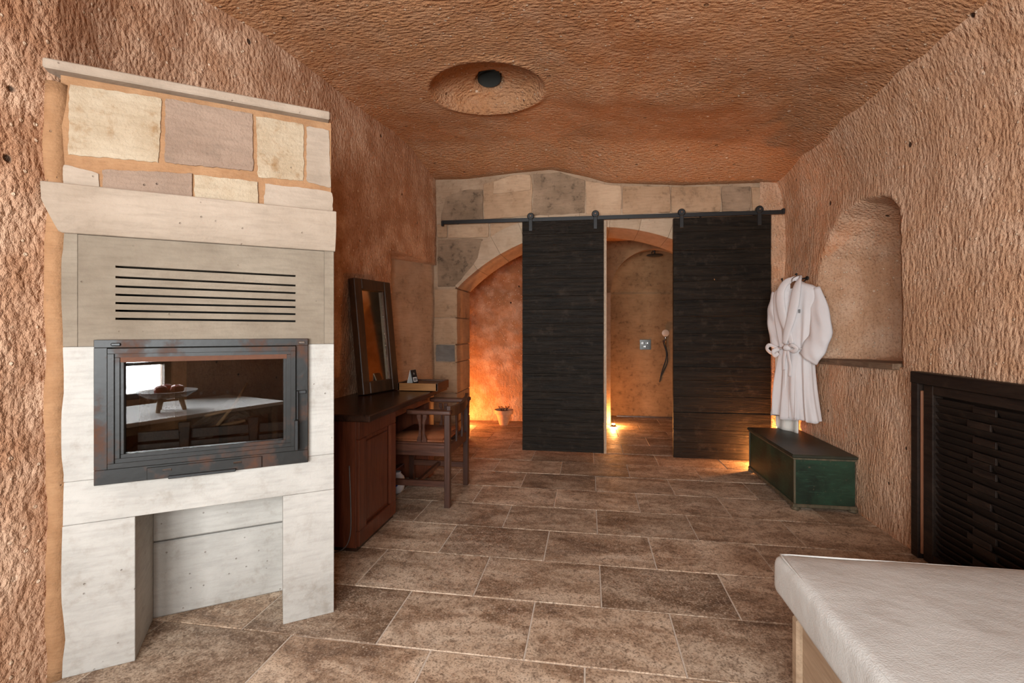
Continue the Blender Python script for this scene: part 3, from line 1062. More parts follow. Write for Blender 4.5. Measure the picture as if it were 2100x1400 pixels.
# firebox
bm = bmesh.new()
bm_box(bm, -0.80, -0.15, 0.42, 0.428, 0.74, 1.22)
bm_box(bm, -0.80, -0.792, 0.02, 0.42, 0.74, 1.22)
bm_box(bm, -0.158, -0.15, 0.02, 0.42, 0.74, 1.22)
bm_box(bm, -0.80, -0.15, 0.02, 0.42, 0.74, 0.76)
bm_box(bm, -0.80, -0.15, 0.02, 0.42, 1.20, 1.22)
fb = from_bm('firebox', bm, 'firebrick', ins)
for r_ in range(2):
    for q in range(5):
        lathe('air_hole', [(0.007, 0.0), (0.007, 0.004), (0.003, 0.005)], 'black_metal', fb, 10, (-0.56 + q * 0.055 + r_ * 0.02, 0.412, 0.98 - r_ * 0.045), 'y')
lg = box('log_guard', -0.735, -0.165, 0.075, 0.088, 0.832, 0.872, 'black_metal', ins, 0.002)
box('guard_rail', -0.735, -0.165, 0.07, 0.09, 0.800, 0.824, 'black_metal', lg, 0.002)
for u in (-0.575, -0.325):
    prism('guard_post', [(u - 0.016, 0.79), (u + 0.016, 0.79), (u + 0.022, 0.905), (u - 0.022, 0.905)], 0.05, 0.075, 'stove', lg, bev=0.003)
# ash bed and kindling
grid_ash = []
bm = bmesh.new()
n1, n2 = 34, 18
vv = []
for i in range(n1):
    for j in range(n2):
        u, y = -0.785 + 0.62 * i / (n1 - 1), 0.095 + 0.32 * j / (n2 - 1)
        h = 0.79 + 0.11 * math.exp(-((u + 0.43) / 0.14) ** 2) * (0.4 + j / n2) + frng.uniform(-0.006, 0.008)
        vv.append(bm.verts.new((u, y, h)))
for i in range(n1 - 1):
    for j in range(n2 - 1):
        bm.faces.new((vv[i * n2 + j], vv[(i + 1) * n2 + j], vv[(i + 1) * n2 + j + 1], vv[i * n2 + j + 1]))
ash = from_bm('ash_bed', bm, 'ash', ins)
ash['kind'] = 'stuff'
for (a, b, r_) in (((-0.47, 0.16, 0.86), (-0.36, 0.30, 1.03), 0.008), ((-0.52, 0.20, 0.90), (-0.40, 0.22, 0.93), 0.007), ((-0.60, 0.2, 0.83), (-0.36, 0.16, 0.875), 0.012)):
    tube('kindling', [a, ((a[0] + b[0]) / 2 + 0.01, (a[1] + b[1]) / 2, (a[2] + b[2]) / 2), b], [r_, r_ * 0.8, r_ * 0.6], 'log', ins, 7)

# ================================================================== SLIDING DOORS
rail = thing('sliding_door_rail', 'long black iron rail carrying both sliding doors', 'rail', (0.16, 4.94, 2.43))
box('rail_bar', -1.71, 1.70, -0.006, 0.006, -0.020, 0.020, 'black_metal', rail, 0.002, mtx=Matrix.Rotation(R(0.35), 4, 'Y'))
for x in (-1.55, -0.75, 0.25, 0.95, 1.45):
    lathe('standoff', [(0.010, 0.006), (0.010, 0.085)], 'black_metal', rail, 10, (x, 0, -0.006 * x), 'y')
for x in (-1.70, 1.69):
    box('end_stop', x - 0.012, x + 0.012, -0.014, 0.014, -0.03, 0.022, 'black_metal', rail, 0.002)


def barn_door(x0, x1, z0, z1, label, hooks, edge):
    t = thing('sliding_door', label, 'door', ((x0 + x1) / 2, 4.955, z0), 0, 'sliding barn doors')
    w = (x1 - x0) / 2
    H = z1 - z0
    rng = random.Random(int(x0 * 100) + 500)
    hs = [rng.uniform(0.8, 1.25) for _ in range(15)]
    s = H / sum(hs)
    z = 0.0
    for h in hs:
        h *= s
        d = rng.uniform(-0.004, 0.003)
        box('plank', -w + rng.uniform(0, .002), w - rng.uniform(0, .002), -0.024 + d, 0.016, z + 0.0006, z + h - 0.0006, 'door_wood', t, 0.0018)
        z += h
    box('back_frame', -w + 0.004, w - 0.004, 0.016, 0.030, 0.004, H - 0.004, 'door_wood', t)
    for hx in hooks:
        sx = hx - (x0 + x1) / 2
        st = box('hanger_strap', sx - 0.019, sx + 0.019, -0.036, -0.028, H - 0.10, H + 0.06, 'black_metal', t, 0.003)
        lathe('roller', [(0.030, -0.040), (0.036, -0.034), (0.036, -0.016), (0.030, -0.010)], 'black_metal', t, 24, (sx, 0.0, H + 0.055), 'y')
        lathe('bolt', [(0.008, -0.050), (0.008, -0.036)], 'chrome', st, 10, (sx, 0.0, H + 0.055), 'y')
    if edge:
        box('edge_strip', w + 0.0005, w + 0.030, 0.008, 0.026, -0.012, H - 0.004, 'bed_wood', t, 0.002)
    return t


barn_door(-0.677, 0.156, 0.038, 2.412, 'narrower dark charred plank sliding door in the middle of the arch', (-0.589, 0.073), True)
d2 = barn_door(0.834, 1.739, 0.024, 2.395, 'wider black plank sliding door beside the white bathrobe', (0.912, 1.632), False)
lathe('door_knob', [(0.004, -0.026), (0.007, -0.034), (0.007, -0.040), (0.003, -0.044)], 'chrome', d2, 12, (-0.07, 0.0, 1.76), 'y')

# ================================================================== DESK GROUP
DX = -1.276
desk = thing('desk', 'dark mahogany pedestal desk with panelled side against the left wall', 'desk', (-1.52, 3.35, 0))


def dk(name, x0, x1, y0, y1, z0, z1, mat='desk_wood', parent=desk, bev=0.004):
    return box(name, x0 + 1.52, x1 + 1.52, y0 - 3.35, y1 - 3.35, z0, z1, mat, parent, bev)


dk('desktop', -1.775, -1.222, 2.545, 4.06, 0.760, 0.800, 'desk_top', bev=0.006)
ped = dk('pedestal', -1.74, -1.325, 2.585, 3.12, 0.02, 0.758)
dk('plinth', -1.735, -1.322, 2.59, 3.115, 0.0, 0.03, 'desk_top', ped)
# panelled face towards the room
dk('top_rail', -1.325, -1.305, 2.585, 3.12, 0.65, 0.758, parent=ped)
dk('bottom_rail', -1.325, -1.305, 2.585, 3.12, 0.03, 0.12, parent=ped)
dk('stile', -1.325, -1.305, 2.585, 2.68, 0.12, 0.65, parent=ped)
dk('stile', -1.325, -1.305, 3.03, 3.12, 0.12, 0.65, parent=ped)
dk('raised_panel', -1.325, -1.317, 2.70, 3.01, 0.14, 0.62, parent=ped, bev=0.006)
bm = bmesh.new()
ped2 = dk('pedestal', -1.74, -1.34, 3.915, 4.045, 0.02, 0.758)
dk('apron', -1.36, -1.33, 3.12, 3.915, 0.675, 0.758)
dk('back_panel', -1.745, -1.725, 3.12, 3.915, 0.25, 0.758)
dk('foot_rail', -1.60, -1.56, 3.12, 3.915, 0.10, 0.14)

# wooden tray box on the desk
tray = thing('wooden_tray', 'low wooden tray box with pale oak front on the desk end', 'tray', (-1.337, 3.775, 0.8005))
box('front_board', -0.165, 0.165, -0.150, -0.135, 0.004, 0.062, 'tray_wood', tray, 0.002)
box('back_board', -0.165, 0.165, 0.135, 0.150, 0.0, 0.066, 'tray_dark', tray, 0.002)
box('side_board', 0.150, 0.168, -0.150, 0.150, 0.0, 0.066, 'tray_dark', tray, 0.002)
box('side_board', -0.168, -0.150, -0.150, 0.150, 0.0, 0.066, 'tray_dark', tray, 0.002)
box('tray_lid', -0.150, 0.150, -0.136, 0.136, 0.040, 0.054, 'tray_dark', tray, 0.002)

# tent card
card = thing('tent_card', 'small black and white folded tent card on the wooden tray', 'card', (-1.398, 3.685, 0.8547), R(-12))
cd = 0.030
for s in (-1, 1):
    bm = bmesh.new()
    pts = [(s * cd, 0.0), (s * (cd - 0.0025), 0.0), (-0.0025 * s * 0.2, 0.108), (s * 0.0025, 0.110)]
    bm_prism(bm, pts, -0.038, 0.038)
    p = from_bm('card_panel', bm, 'card_white' if s < 0 else 'card_black', card)
mt = Matrix.Translation((0.0165, 0, 0.055)) @ Matrix.Rotation(math.atan2(-cd, 0.110), 4, 'Y')
box('printed_label', 0.0003, 0.0012, -0.028, 0.026, -0.040, -0.004, 'card_white', card, mtx=mt)
box('printed_text', 0.0008, 0.0017, -0.022, 0.020, -0.034, -0.010, 'card_grey', card, mtx=mt)
box('printed_emblem', 0.0003, 0.0012, -0.006, 0.006, 0.018, 0.034, 'card_grey', card, mtx=mt)

# leaning mirror
mir = thing('wall_mirror', 'tall dark wood framed mirror leaning on the wall above the desk', 'mirror', (-1.607, 3.517, 0.8005), R(76))
# local: x along the frame, -y towards the room, z up the frame (tilted back)
tilt = Matrix.Translation((0, 0, 0.003)) @ Matrix.Rotation(R(-6.0), 4, 'X')
MW, MH, FW = 0.215, 0.875, 0.080


def mb(name, *a, mat='mirror_wood', bev=0.005):
    return box(name, *a, mat, mir, bev, mtx=tilt)


mb('frame_stile', -MW, -MW + FW, -0.030, 0.030, 0, MH)
mb('frame_stile', MW - FW, MW, -0.030, 0.030, 0, MH)
mb('frame_rail', -MW + FW, MW - FW, -0.030, 0.030, 0, FW + 0.01)
mb('frame_rail', -MW + FW, MW - FW, -0.030, 0.030, MH - FW, MH)
mb('inner_bead', -MW + FW, -MW + FW + 0.014, -0.016, 0.01, FW, MH - FW, mat='tray_dark', bev=0.003)
mb('inner_bead', MW - FW - 0.014, MW - FW, -0.016, 0.01, FW, MH - FW, mat='tray_dark', bev=0.003)
mb('mirror_glass', -MW + FW, MW - FW, 0.004, 0.008, FW, MH - FW, mat='mirror', bev=0)
mb('backing_board', -MW + 0.02, MW - 0.02, 0.012, 0.028, 0.02, MH - 0.02, mat='tray_dark', bev=0)

# power cord by the pedestal
crd = bez([(-1.362, 2.578, 0.50), (-1.352, 2.574, 0.30), (-1.350, 2.572, 0.14), (-1.365, 2.566, 0.06), (-1.40, 2.558, 0.02), (-1.45, 2.552, 0.006), (-1.50, 2.55, 0.006)], 40)
o = tube('power_cord', [p - Vector((-1.4, 2.56, 0)) for p in crd], 0.0035, 'cord', None, 6)
o.location = (-1.4, 2.56, 0)
tag(o, 'thin grey power cord looping to the floor beside the desk pedestal', 'cord')

# blue and white jar under the desk
jar = thing('ceramic_jar', 'small blue and white porcelain jar on the floor under the desk', 'jar', (-1.50, 3.60, 0))
lathe('jar_body', [(0.035, 0), (0.06, 0.03), (0.068, 0.08), (0.058, 0.125), (0.034, 0.15), (0.034, 0.165), (0.03, 0.166)], 'porcelain', jar)
for k in range(5):
    a = 2 * math.pi * k / 5
    lathe('painted_flower', [(0.016, -0.002), (0.016, 0.001), (0.006, 0.002)], 'cobalt', jar, 8, (0, 0, 0), 'z').matrix_local = Matrix.Rotation(a, 4, 'Z') @ Matrix.Translation((0.067, 0, 0.08)) @ Matrix.Rotation(R(90), 4, 'Y')

# ---- chair
ch = thing('armchair', 'dark wooden low-back armchair with leather seat pulled up to the desk', 'chair', (-1.22, 3.61, 0))
# local: back of the chair at +x (towards the room), front at -x (under the desk)
XB, XF, YN, YF = 0.215, -0.255, -0.262, 0.262


def leg(x, y, h, w=0.021):
    return box('leg', x - w, x + w, y - w, y + w, 0, h, 'chair_wood', ch, 0.003)


leg(XB, YN, 0.672)
leg(XB, YF, 0.700)
leg(XF, YN, 0.45)
leg(XF, YF, 0.45)
box('side_rail', XF, XB, YN - 0.012, YN + 0.014, 0.370, 0.452, 'chair_side', ch, 0.003)
box('side_rail', XF, XB, YF - 0.014, YF + 0.012, 0.370, 0.452, 'chair_side', ch, 0.003)
box('back_rail', XB - 0.014, XB + 0.012, YN, YF, 0.375, 0.45, 'chair_side', ch, 0.003)
box('front_rail', XF - 0.012, XF + 0.014, YN, YF, 0.375, 0.45, 'chair_side', ch, 0.003)
box('seat_ledge', XF - 0.01, XB - 0.01, YN - 0.018, YN + 0.01, 0.452, 0.468, 'chair_side', ch, 0.003)
bm = bmesh.new()
bm_box(bm, XF + 0.01, XB - 0.03, YN + 0.015, YF - 0.015, 0.445, 0.495)
bmesh.ops.bevel(bm, geom=bm.edges[:], offset=0.018, segments=3, affect='EDGES')
from_bm('seat_cushion', bm, 'leather', ch, True)
for z in (0.145,):
    box('stretcher', XF, XB, YN - 0.010, YN + 0.012, z, z + 0.045, 'chair_side', ch, 0.003)
    box('stretcher', XF, XB, YF - 0.012, YF + 0.010, z, z + 0.045, 'chair_side', ch, 0.003)
box('cross_stretcher', -0.03, 0.0, YN, YF, 0.155, 0.185, 'chair_side', ch, 0.003)
# arms with rounded ends
for y, zz in ((YN, 0.672), (YF, 0.685)):
    pts = [(XB + 0.028, y - 0.030), (XB + 0.028, y + 0.030), (-0.05, y + 0.036), (-0.085, y + 0.028), (-0.10, y), (-0.085, y - 0.028), (-0.05, y - 0.036)]
    prism('armrest', pts, zz, zz + 0.032, 'chair_side', ch, 'xy', 0.006)
    # vase-shaped splat in two halves
    for s in (-1, 1):
        cx = 0.02
        prof = [(0.004, 0.455), (0.040, 0.455), (0.036, 0.49), (0.020, 0.53), (0.017, 0.58), (0.024, 0.62), (0.038, 0.645), (0.038, 0.672), (0.008, 0.672), (0.006, 0.60)]
        pts = [(cx + s * a, b) for a, b in prof]
        prism('splat', pts, y - 0.008, y + 0.008, 'chair_side', ch, 'xz', 0.002)
# curved crest rail between the back posts and a central splat
pts_o, pts_i = [], []
n = 14
bm = bmesh.new()
ringA = []
for i in range(n + 1):
    t = i / n
    y = YN + (YF - YN) * t
    bow = 0.030 * math.sin(math.pi * t)
    up = 0.020 * (2 * t - 1) ** 2 + 0.03 * t
    x = XB + 0.004 + bow
    z0, z1 = 0.640 + up, 0.712 + up
    ringA.append([bm.verts.new(p) for p in ((x - 0.013, y, z0), (x + 0.013, y, z0), (x + 0.016, y, z1), (x - 0.010, y, z1))])
for a, b in zip(ringA, ringA[1:]):
    for k in range(4):
        bm.faces.new((a[k], a[(k + 1) % 4], b[(k + 1) % 4], b[k]))
bm.faces.new(ringA[0][::-1])
bm.faces.new(ringA[-1])
from_bm('crest_rail', bm, 'chair_wood', ch)
for y in (-0.07, 0.09):
    prism('back_splat', [(y - 0.022, 0.44), (y + 0.022, 0.44), (y + 0.012, 0.52), (y + 0.026, 0.66), (y - 0.026, 0.66), (y - 0.012, 0.52)], XB + 0.008, XB + 0.022, 'chair_wood', ch, 'yz', 0.002)
box('crest_cap', XB - 0.02, XB + 0.035, YF - 0.030, YF + 0.030, 0.700, 0.728, 'chair_wood', ch, 0.003)

# ================================================================== GREEN CHEST
cx0, cx1, cy0, cy1 = 1.458, 1.855, 3.695, 4.650
chest = thing('wooden_chest', 'low green painted wooden chest with worn edges by the right wall', 'chest', ((cx0 + cx1) / 2, (cy0 + cy1) / 2, 0))
hx, hy = (cx1 - cx0) / 2, (cy1 - cy0) / 2
box('body', -hx, hx, -hy, hy, 0.035, 0.372, 'green', chest, 0.004)
box('lid', -hx - 0.018, hx + 0.012, -hy - 0.018, hy + 0.018, 0.374, 0.398, 'green_dark', chest, 0.006)
box('lid_moulding', -hx - 0.010, hx + 0.008, -hy - 0.010, hy + 0.010, 0.360, 0.374, 'trim_worn', chest, 0.004)
box('base_moulding', -hx - 0.012, hx + 0.008, -hy - 0.012, hy + 0.012, 0.020, 0.045, 'trim_worn', chest, 0.005)
for sx, sy in ((-1, -1), (-1, 1), (1, -1), (1, 1)):
    lathe('foot', [(0.026, 0.0), (0.032, 0.008), (0.026, 0.022), (0.02, 0.026)], 'trim_worn', chest, 14, (sx * (hx - 0.012), sy * (hy - 0.012), 0))
for sx, sy in ((-1, -1), (-1, 1)):
    box('corner_strip', sx * hx - 0.005, sx * hx + 0.008, sy * hy - 0.005, sy * hy + 0.008, 0.045, 0.360, 'trim_worn', chest, 0.002)

# ================================================================== LOUVRED SHUTTER
SY0, SY1, SH = 1.30, 3.075, 1.045
sh = thing('louvred_shutter', 'black louvred wooden shutter panel set low in the right wall', 'shutter', (1.862, (SY0 + SY1) / 2, 0))
sc_ = (SY0 + SY1) / 2


def sb(name, x0, x1, y0, y1, z0, z1, mat='shutter_wood', parent=sh, bev=0.004, mtx=None):
    return box(name, x0, x1, y0 - sc_, y1 - sc_, z0, z1, mat, parent, bev, mtx=mtx)


sb('casing', -0.030, 0.10, SY1 - 0.060, SY1, 0, SH)
sb('casing', -0.030, 0.10, SY0, SY0 + 0.060, 0, SH)
sb('casing', -0.034, 0.10, SY0, SY1, SH - 0.062, SH + 0.004)
sb('bead', -0.020, 0.04, SY1 - 0.074, SY1 - 0.0605, 0.03, SH - 0.10, 'shutter_edge')
sb('stile', -0.012, 0.04, SY1 - 0.150, SY1 - 0.0745, 0, SH - 0.063)
sb('stile', -0.012, 0.04, SY0 + 0.061, SY0 + 0.14, 0, SH - 0.063)
sb('rail', -0.012, 0.04, SY0 + 0.14, SY1 - 0.150, SH - 0.115, SH - 0.063)
sb('rail', -0.012, 0.04, SY0 + 0.14, SY1 - 0.150, 0.0, 0.06)
sb('back_board', 0.045, 0.06, SY0 + 0.06, SY1 - 0.06, 0, SH - 0.06)
rngs = random.Random(3)
ns = 23
ya, yb = SY0 + 0.141, SY1 - 0.151
for i in range(ns):
    z = 0.078 + i * 0.0372
    segs = [(ya, yb)] if i % 2 else [(2.665, yb), (ya, 2.53)]
    if i % 5 == 0:
        segs = [(2.70, yb), (2.05, 2.56), (ya, 1.95)]
    for (a, b) in segs:
        m = Matrix.Translation((0.012, 0, z)) @ Matrix.Rotation(R(-28), 4, 'Y')
        sb('slat', -0.0035, 0.0035, a, b, -0.021, 0.021, bev=0.0012, mtx=m)
    if len(segs) > 1:
        for (a, b) in zip(segs, segs[1:]):
            sb('slat_block', -0.004, 0.006, b[1], a[0], z - 0.017, z + 0.017, bev=0.0015)

# ================================================================== NICHE BOARD
sill = prism('niche_shelf_board', [(-0.545, 0.012), (0.545, -0.018), (0.545, 0.022), (-0.545, 0.050)], -0.045, 0.30, 'sill_wood', None, 'yz', 0.004)
sill.location = (1.895, 3.815, 1.028)
tag(sill, 'weathered wooden board at the foot of the arched wall niche', 'shelf')

# ================================================================== BATHROBE
RB = thing('bathrobe', 'white belted bathrobe hanging on the right wall beside the black door', 'bathrobe', (1.722, 4.345, 0.0), R(-63.0))
rr = random.Random(4)


def interp(tab, z):
    zs_ = [a for a, _ in tab]
    return float(np.interp(z, zs_[::-1], [b for _, b in tab][::-1]))


HWT = [(1.695, 0.050), (1.675, 0.085), (1.655, 0.150), (1.625, 0.200), (1.58, 0.215), (1.45, 0.205), (1.30, 0.178), (1.17, 0.150), (1.13, 0.146), (1.06, 0.158), (0.90, 0.178), (0.545, 0.212)]
HDT = [(1.695, 0.030), (1.675, 0.040), (1.655, 0.050), (1.60, 0.062), (1.45, 0.075), (1.17, 0.060), (1.13, 0.056), (1.0, 0.068), (0.545, 0.085)]


def robe_front(x, z, off=0.0):
    """front surface (negative y) of the robe body"""
    hw, hd = interp(HWT, z), interp(HDT, z)
    q = max(0.0, 1 - min(1.0, abs(x) / hw) ** 2.4)
    return -hd * q ** 0.5 - off


def robe_body():
    bm = bmesh.new()
    nt = 120
    zs2 = [1.695, 1.685, 1.675, 1.665, 1.655, 1.64, 1.62, 1.60] + list(np.linspace(1.57, 0.545, 60))
    rings = []
    for z in zs2:
        hw, hd = interp(HWT, z), interp(HDT, z)
        A = 0.012 + 0.030 * min(1, max(0, (1.60 - z) / 0.3)) if z > 1.15 else 0.035 + 0.10 * (1.15 - z) / 0.68
        if z > 1.62:
            A = 0.0
        ring = []
        for k in range(nt):
            t = 2 * math.pi * k / nt
            c, s = math.cos(t), math.sin(t)
            x = hw * math.copysign(abs(c) ** 0.83, c)
            y = hd * math.copysign(abs(s) ** 0.83, s)
            f = math.sin(7 * t + 0.9 * math.sin(z * 5)) + 0.7 * math.sin(12 * t + 2 + z * 2.5) + 0.35 * math.sin(19 * t + z * 4)
            y *= 1 + A * 2.0 * f
            x *= 1 + A * 0.25 * f
            if s < 0 and z > 1.36:
                wv_ = 0.046 * min(1.0, (z - 1.36) / 0.26)
                k_ = max(0.0, 1 - (x / wv_) ** 2) if wv_ > 1e-4 else 0.0
                y = y * (1 - min(1.0, 2.2 * k_)) + 0.012 * min(1.0, 2.2 * k_)
            sway = 0.012 * math.sin(z * 6)
            ring.append(bm.verts.new((x + sway * (z < 1.1), y, z + (0.010 * math.sin(5 * t) if z < 0.56 else 0))))
        rings.append(ring)
    for a, b in zip(rings, rings[1:]):
        for k in range(nt):
            bm.faces.new((a[k], a[(k + 1) % nt], b[(k + 1) % nt], b[k]))
    bm.faces.new(rings[0])
    bm.faces.new(rings[-1][::-1])
    return from_bm('robe_body', bm, 'robe', RB, True)


robe_body()


def ribbon(name, path, widths, thick, mat, parent, up=(0, 1, 0)):
    bm = bmesh.new()
    bm_tube(bm, path, widths, 12, False, thick, True, up)
    return from_bm(name, bm, mat, parent, True)


def sleeve(name, pts, rads, flat):
    P = bez(pts, 26)
    rads = np.interp(np.linspace(0, 1, 27), np.linspace(0, 1, len(rads)), rads)
    bm = bmesh.new()
    bm_tube(bm, P, list(rads), 28, False, flat, True, (0, 1, 0))
    for v in bm.verts:
        a = math.sin(v.co.z * 38 + v.co.x * 30) * 0.004 + math.sin(v.co.z * 17 + v.co.x * 70) * 0.004
        v.co.y += a
    return from_bm(name, bm, 'robe', RB, True)


sleeve('sleeve', [(0.175, 0.0, 1.615), (0.225, -0.015, 1.46), (0.255, -0.030, 1.27), (0.215, -0.050, 1.14), (0.165, -0.060, 1.055)], [0.055, 0.075, 0.092, 0.095, 0.088], 0.42)
sleeve('sleeve', [(-0.175, 0.0, 1.615), (-0.205, -0.005, 1.46), (-0.205, 0.01, 1.27), (-0.185, 0.02, 1.10)], [0.055, 0.070, 0.075, 0.065], 0.5)
# shawl collar: two lapels crossing at the waist
lw = [0.026, 0.034, 0.042, 0.046, 0.042, 0.034, 0.022]
left = [(-0.030, 0.020, 1.715), (-0.062, -0.035, 1.690)] + [(x, robe_front(x, z, 0.012), z) for x, z in ((-0.085, 1.61), (-0.075, 1.50), (-0.045, 1.38), (0.0, 1.26), (0.03, 1.17))]
right = [(0.030, 0.020, 1.715), (0.058, -0.035, 1.690)] + [(x, robe_front(x, z, 0.020), z) for x, z in ((0.075, 1.61), (0.065, 1.50), (0.035, 1.38), (-0.01, 1.26), (-0.035, 1.17))]
for p in (left, right):
    q = bez(p, 30)
    ribbon('lapel', q, list(np.interp(np.linspace(0, 1, 31), np.linspace(0, 1, 7), lw)), 0.30, 'robe', RB)
ribbon('collar_back', bez([(-0.040, 0.010, 1.712), (0.0, 0.045, 1.722), (0.040, 0.010, 1.712)], 10), 0.028, 0.35, 'robe', RB)
# folds of the front overlap below the belt
for x, w in ((-0.045, 0.015), (0.075, 0.013), (0.015, 0.009)):
    p = [(x * (0.75 + 0.35 * (1.1 - z)), robe_front(x * (0.75 + 0.35 * (1.1 - z)), z, -0.002), z) for z in np.linspace(1.11, 0.552, 12)]
    ribbon('fold', bez(p, 24), [w * (0.5 + 0.5 * i / 24) for i in range(25)], 0.75, 'robe', RB)
# belt, knot and hanging bow loops
bp = []
for k in range(48):
    t = 2 * math.pi * k / 48
    bp.append((0.154 * math.copysign(abs(math.cos(t)) ** 0.83, math.cos(t)), 0.070 * math.copysign(abs(math.sin(t)) ** 0.83, math.sin(t)), 1.140 + 0.010 * math.sin(t)))
bm = bmesh.new()
bm_tube(bm, bp, 0.024, 10, True, 0.28, False, (0, 0, 1))
for v in bm.verts:
    pass
belt = from_bm('belt', bm, 'robe', RB, True)
tube('belt_knot', [(-0.03, -0.085, 1.135), (0.0, -0.098, 1.140), (0.035, -0.088, 1.135)], [0.020, 0.028, 0.020], 'robe', belt, 12)
for p in ([(0.02, -0.09, 1.14), (0.07, -0.115, 1.160), (0.105, -0.105, 1.135), (0.07, -0.100, 1.112), (0.01, -0.09, 1.13)],
          [(-0.13, -0.060, 1.13), (-0.185, -0.085, 1.155), (-0.215, -0.080, 1.120), (-0.165, -0.075, 1.085), (-0.12, -0.060, 1.12)],
          [(-0.10, -0.070, 1.13), (-0.14, -0.092, 1.10), (-0.13, -0.085, 1.065), (-0.10, -0.075, 1.09)]):
    ribbon('belt_loop', bez(p, 20), 0.017, 0.45, 'robe', belt, (0, 1, 0.3))
for p in ([(0.0, -0.085, 1.125), (0.012, -0.085, 1.05), (0.03, -0.088, 0.98), (0.022, -0.088, 0.90)],
          [(-0.02, -0.085, 1.125), (-0.035, -0.086, 1.04), (-0.03, -0.090, 0.95)]):
    ribbon('belt_end', bez(p, 16), 0.015, 0.3, 'robe', belt)
box('embroidered_crest', 0.098, 0.116, -0.0835, -0.076, 1.425, 1.455, 'card_grey', RB, 0.003)
# wooden hanger inside the collar
hg = thing('coat_hanger', 'brown wooden coat hanger inside the white robe collar', 'hanger', (1.722, 4.345, 0), R(-63.0))
prism('hanger_bar', [(-0.13, 1.600), (-0.03, 1.640), (0.0, 1.648), (0.03, 1.640), (0.13, 1.600), (0.135, 1.618), (0.03, 1.690), (0.0, 1.700), (-0.03, 1.690), (-0.135, 1.618)], -0.012, 0.006, 'hanger_wood', hg, 'xz', 0.003)
tube('hanger_hook', bez([(0, -0.04, 1.69), (0, -0.03, 1.72), (0.015, 0.02, 1.745), (0.01, 0.06, 1.735)], 14), 0.003, 'chrome', hg, 8)
# cream towel hanging behind, lit from below
tw = thing('towel', 'cream towel hanging behind the bathrobe, lit by the floor lamp', 'towel', (1.735, 4.56, 0), R(-66))
bm = bmesh.new()
ring = []
nx, nz = 40, 24
for sgn in (0, 1):
    g = []
    for i in range(nx + 1):
        row = []
        for j in range(nz + 1):
            u, z = i / nx, 0.395 + 0.75 * j / nz
            y = 0.009 * math.sin(u * 11 + 0.6 * math.sin(z * 5)) * (1.2 - z * 0.5) + sgn * 0.012
            row.append(bm.verts.new((-0.125 + 0.25 * u, y, z)))
        g.append(row)
    ring.append(g)
for g in ring:
    for i in range(nx):
        for j in range(nz):
            bm.faces.new((g[i][j], g[i + 1][j], g[i + 1][j + 1], g[i][j + 1]))
for i in range(nx):
    for j in (0, nz):
        bm.faces.new((ring[0][i][j], ring[0][i + 1][j], ring[1][i + 1][j], ring[1][i][j]))
for j in range(nz):
    for i in (0, nx):
        bm.faces.new((ring[0][i][j], ring[0][i][j + 1], ring[1][i][j + 1], ring[1][i][j]))
from_bm('towel_cloth', bm, 'towel', tw, True)
# wall hooks
for (y, z, lab) in ((4.49, 1.735, 'black iron wall hook above the bathrobe collar'), (4.80, 1.725, 'black iron wall hook nearest the black door')):
    hk = thing('wall_hook', lab, 'hook', (1.872, y, z), 0, 'wall hooks')
    lathe('hook_plate', [(0.018, 0.012), (0.018, -0.006), (0.012, -0.010)], 'black_metal', hk, 14, (0, 0, 0), 'x')
    tube('hook_arm', bez([(-0.004, 0, 0), (-0.045, 0, -0.004), (-0.075, 0, 0.004), (-0.085, 0, 0.03)], 12), [0.006] * 13, 'black_metal', hk, 8)
    lathe('hook_tip', [(0.004, 0.0), (0.010, 0.008), (0.010, 0.014), (0.004, 0.020)], 'black_metal', hk, 12, (-0.085, 0, 0.026))
    tube('lower_arm', bez([(-0.004, 0, -0.010), (-0.03, 0, -0.03), (-0.05, 0, -0.02)], 8), [0.005] * 9, 'black_metal', hk, 8)

# ================================================================== DAYBED
db = thing('daybed', 'low pale wooden daybed base with recessed dark frame under the mattress', 'bed', (1.25, 0.60, 0))
box('side_panel', -0.555, -0.525, -0.80, 1.125, 0.0, 0.315, 'bed_wood', db, 0.005)
box('end_panel', -0.525, 0.55, 1.095, 1.125, 0.0, 0.315, 'bed_wood', db, 0.005)
box('corner_post', -0.572, -0.530, 1.098, 1.142, 0.0, 0.328, 'bed_wood', db, 0.008)
box('bed_deck', -0.50, 0.55, -0.80, 1.09, 0.29, 0.349, 'shutter_wood', db, 0.004)
bm = bmesh.new()
bm_box(bm, 0.648, 1.822, -0.22, 1.838, 0.350, 0.502)
bmesh.ops.bevel(bm, geom=bm.edges[:], offset=0.032, segments=5, affect='EDGES', profile=0.5)
bmesh.ops.subdivide_edges(bm, edges=[e for e in bm.edges if e.calc_length() > 0.25], cuts=40, use_grid_fill=True)
for v in bm.verts:
    if v.co.z > 0.42:
        v.co.z += 0.010 * float(fbm(np.array(v.co.x), np.array(v.co.y), 2.2, 3)) - 0.012 * max(0.0, (v.co.y - 1.6) / 0.24) ** 2
    v.co.x += 0.006 * float(fbm(np.array(v.co.y), np.array(v.co.z), 5.0, 2)) if v.co.x < 0.7 else 0
    v.co.x -= 1.25
    v.co.y -= 0.60
    v.co.z -= 0.350
mt_ = thing('mattress', 'cream linen mattress with rounded edges on the daybed', 'mattress', (1.25, 0.60, 0.350))
from_bm('mattress_pad', bm, 'mattress', mt_, True)
# piping seam along the top edge
pp = [(0.664 - 1.25, y - 0.60, 0.146) for y in np.linspace(-0.2, 1.80, 60)] + [(0.70 - 1.25, 1.822 - 0.60, 0.138)] + [(x - 1.25, 1.826 - 0.60, 0.136) for x in np.linspace(0.75, 1.80, 20)]
tube('piping', pp, 0.0035, 'mattress', mt_, 6)

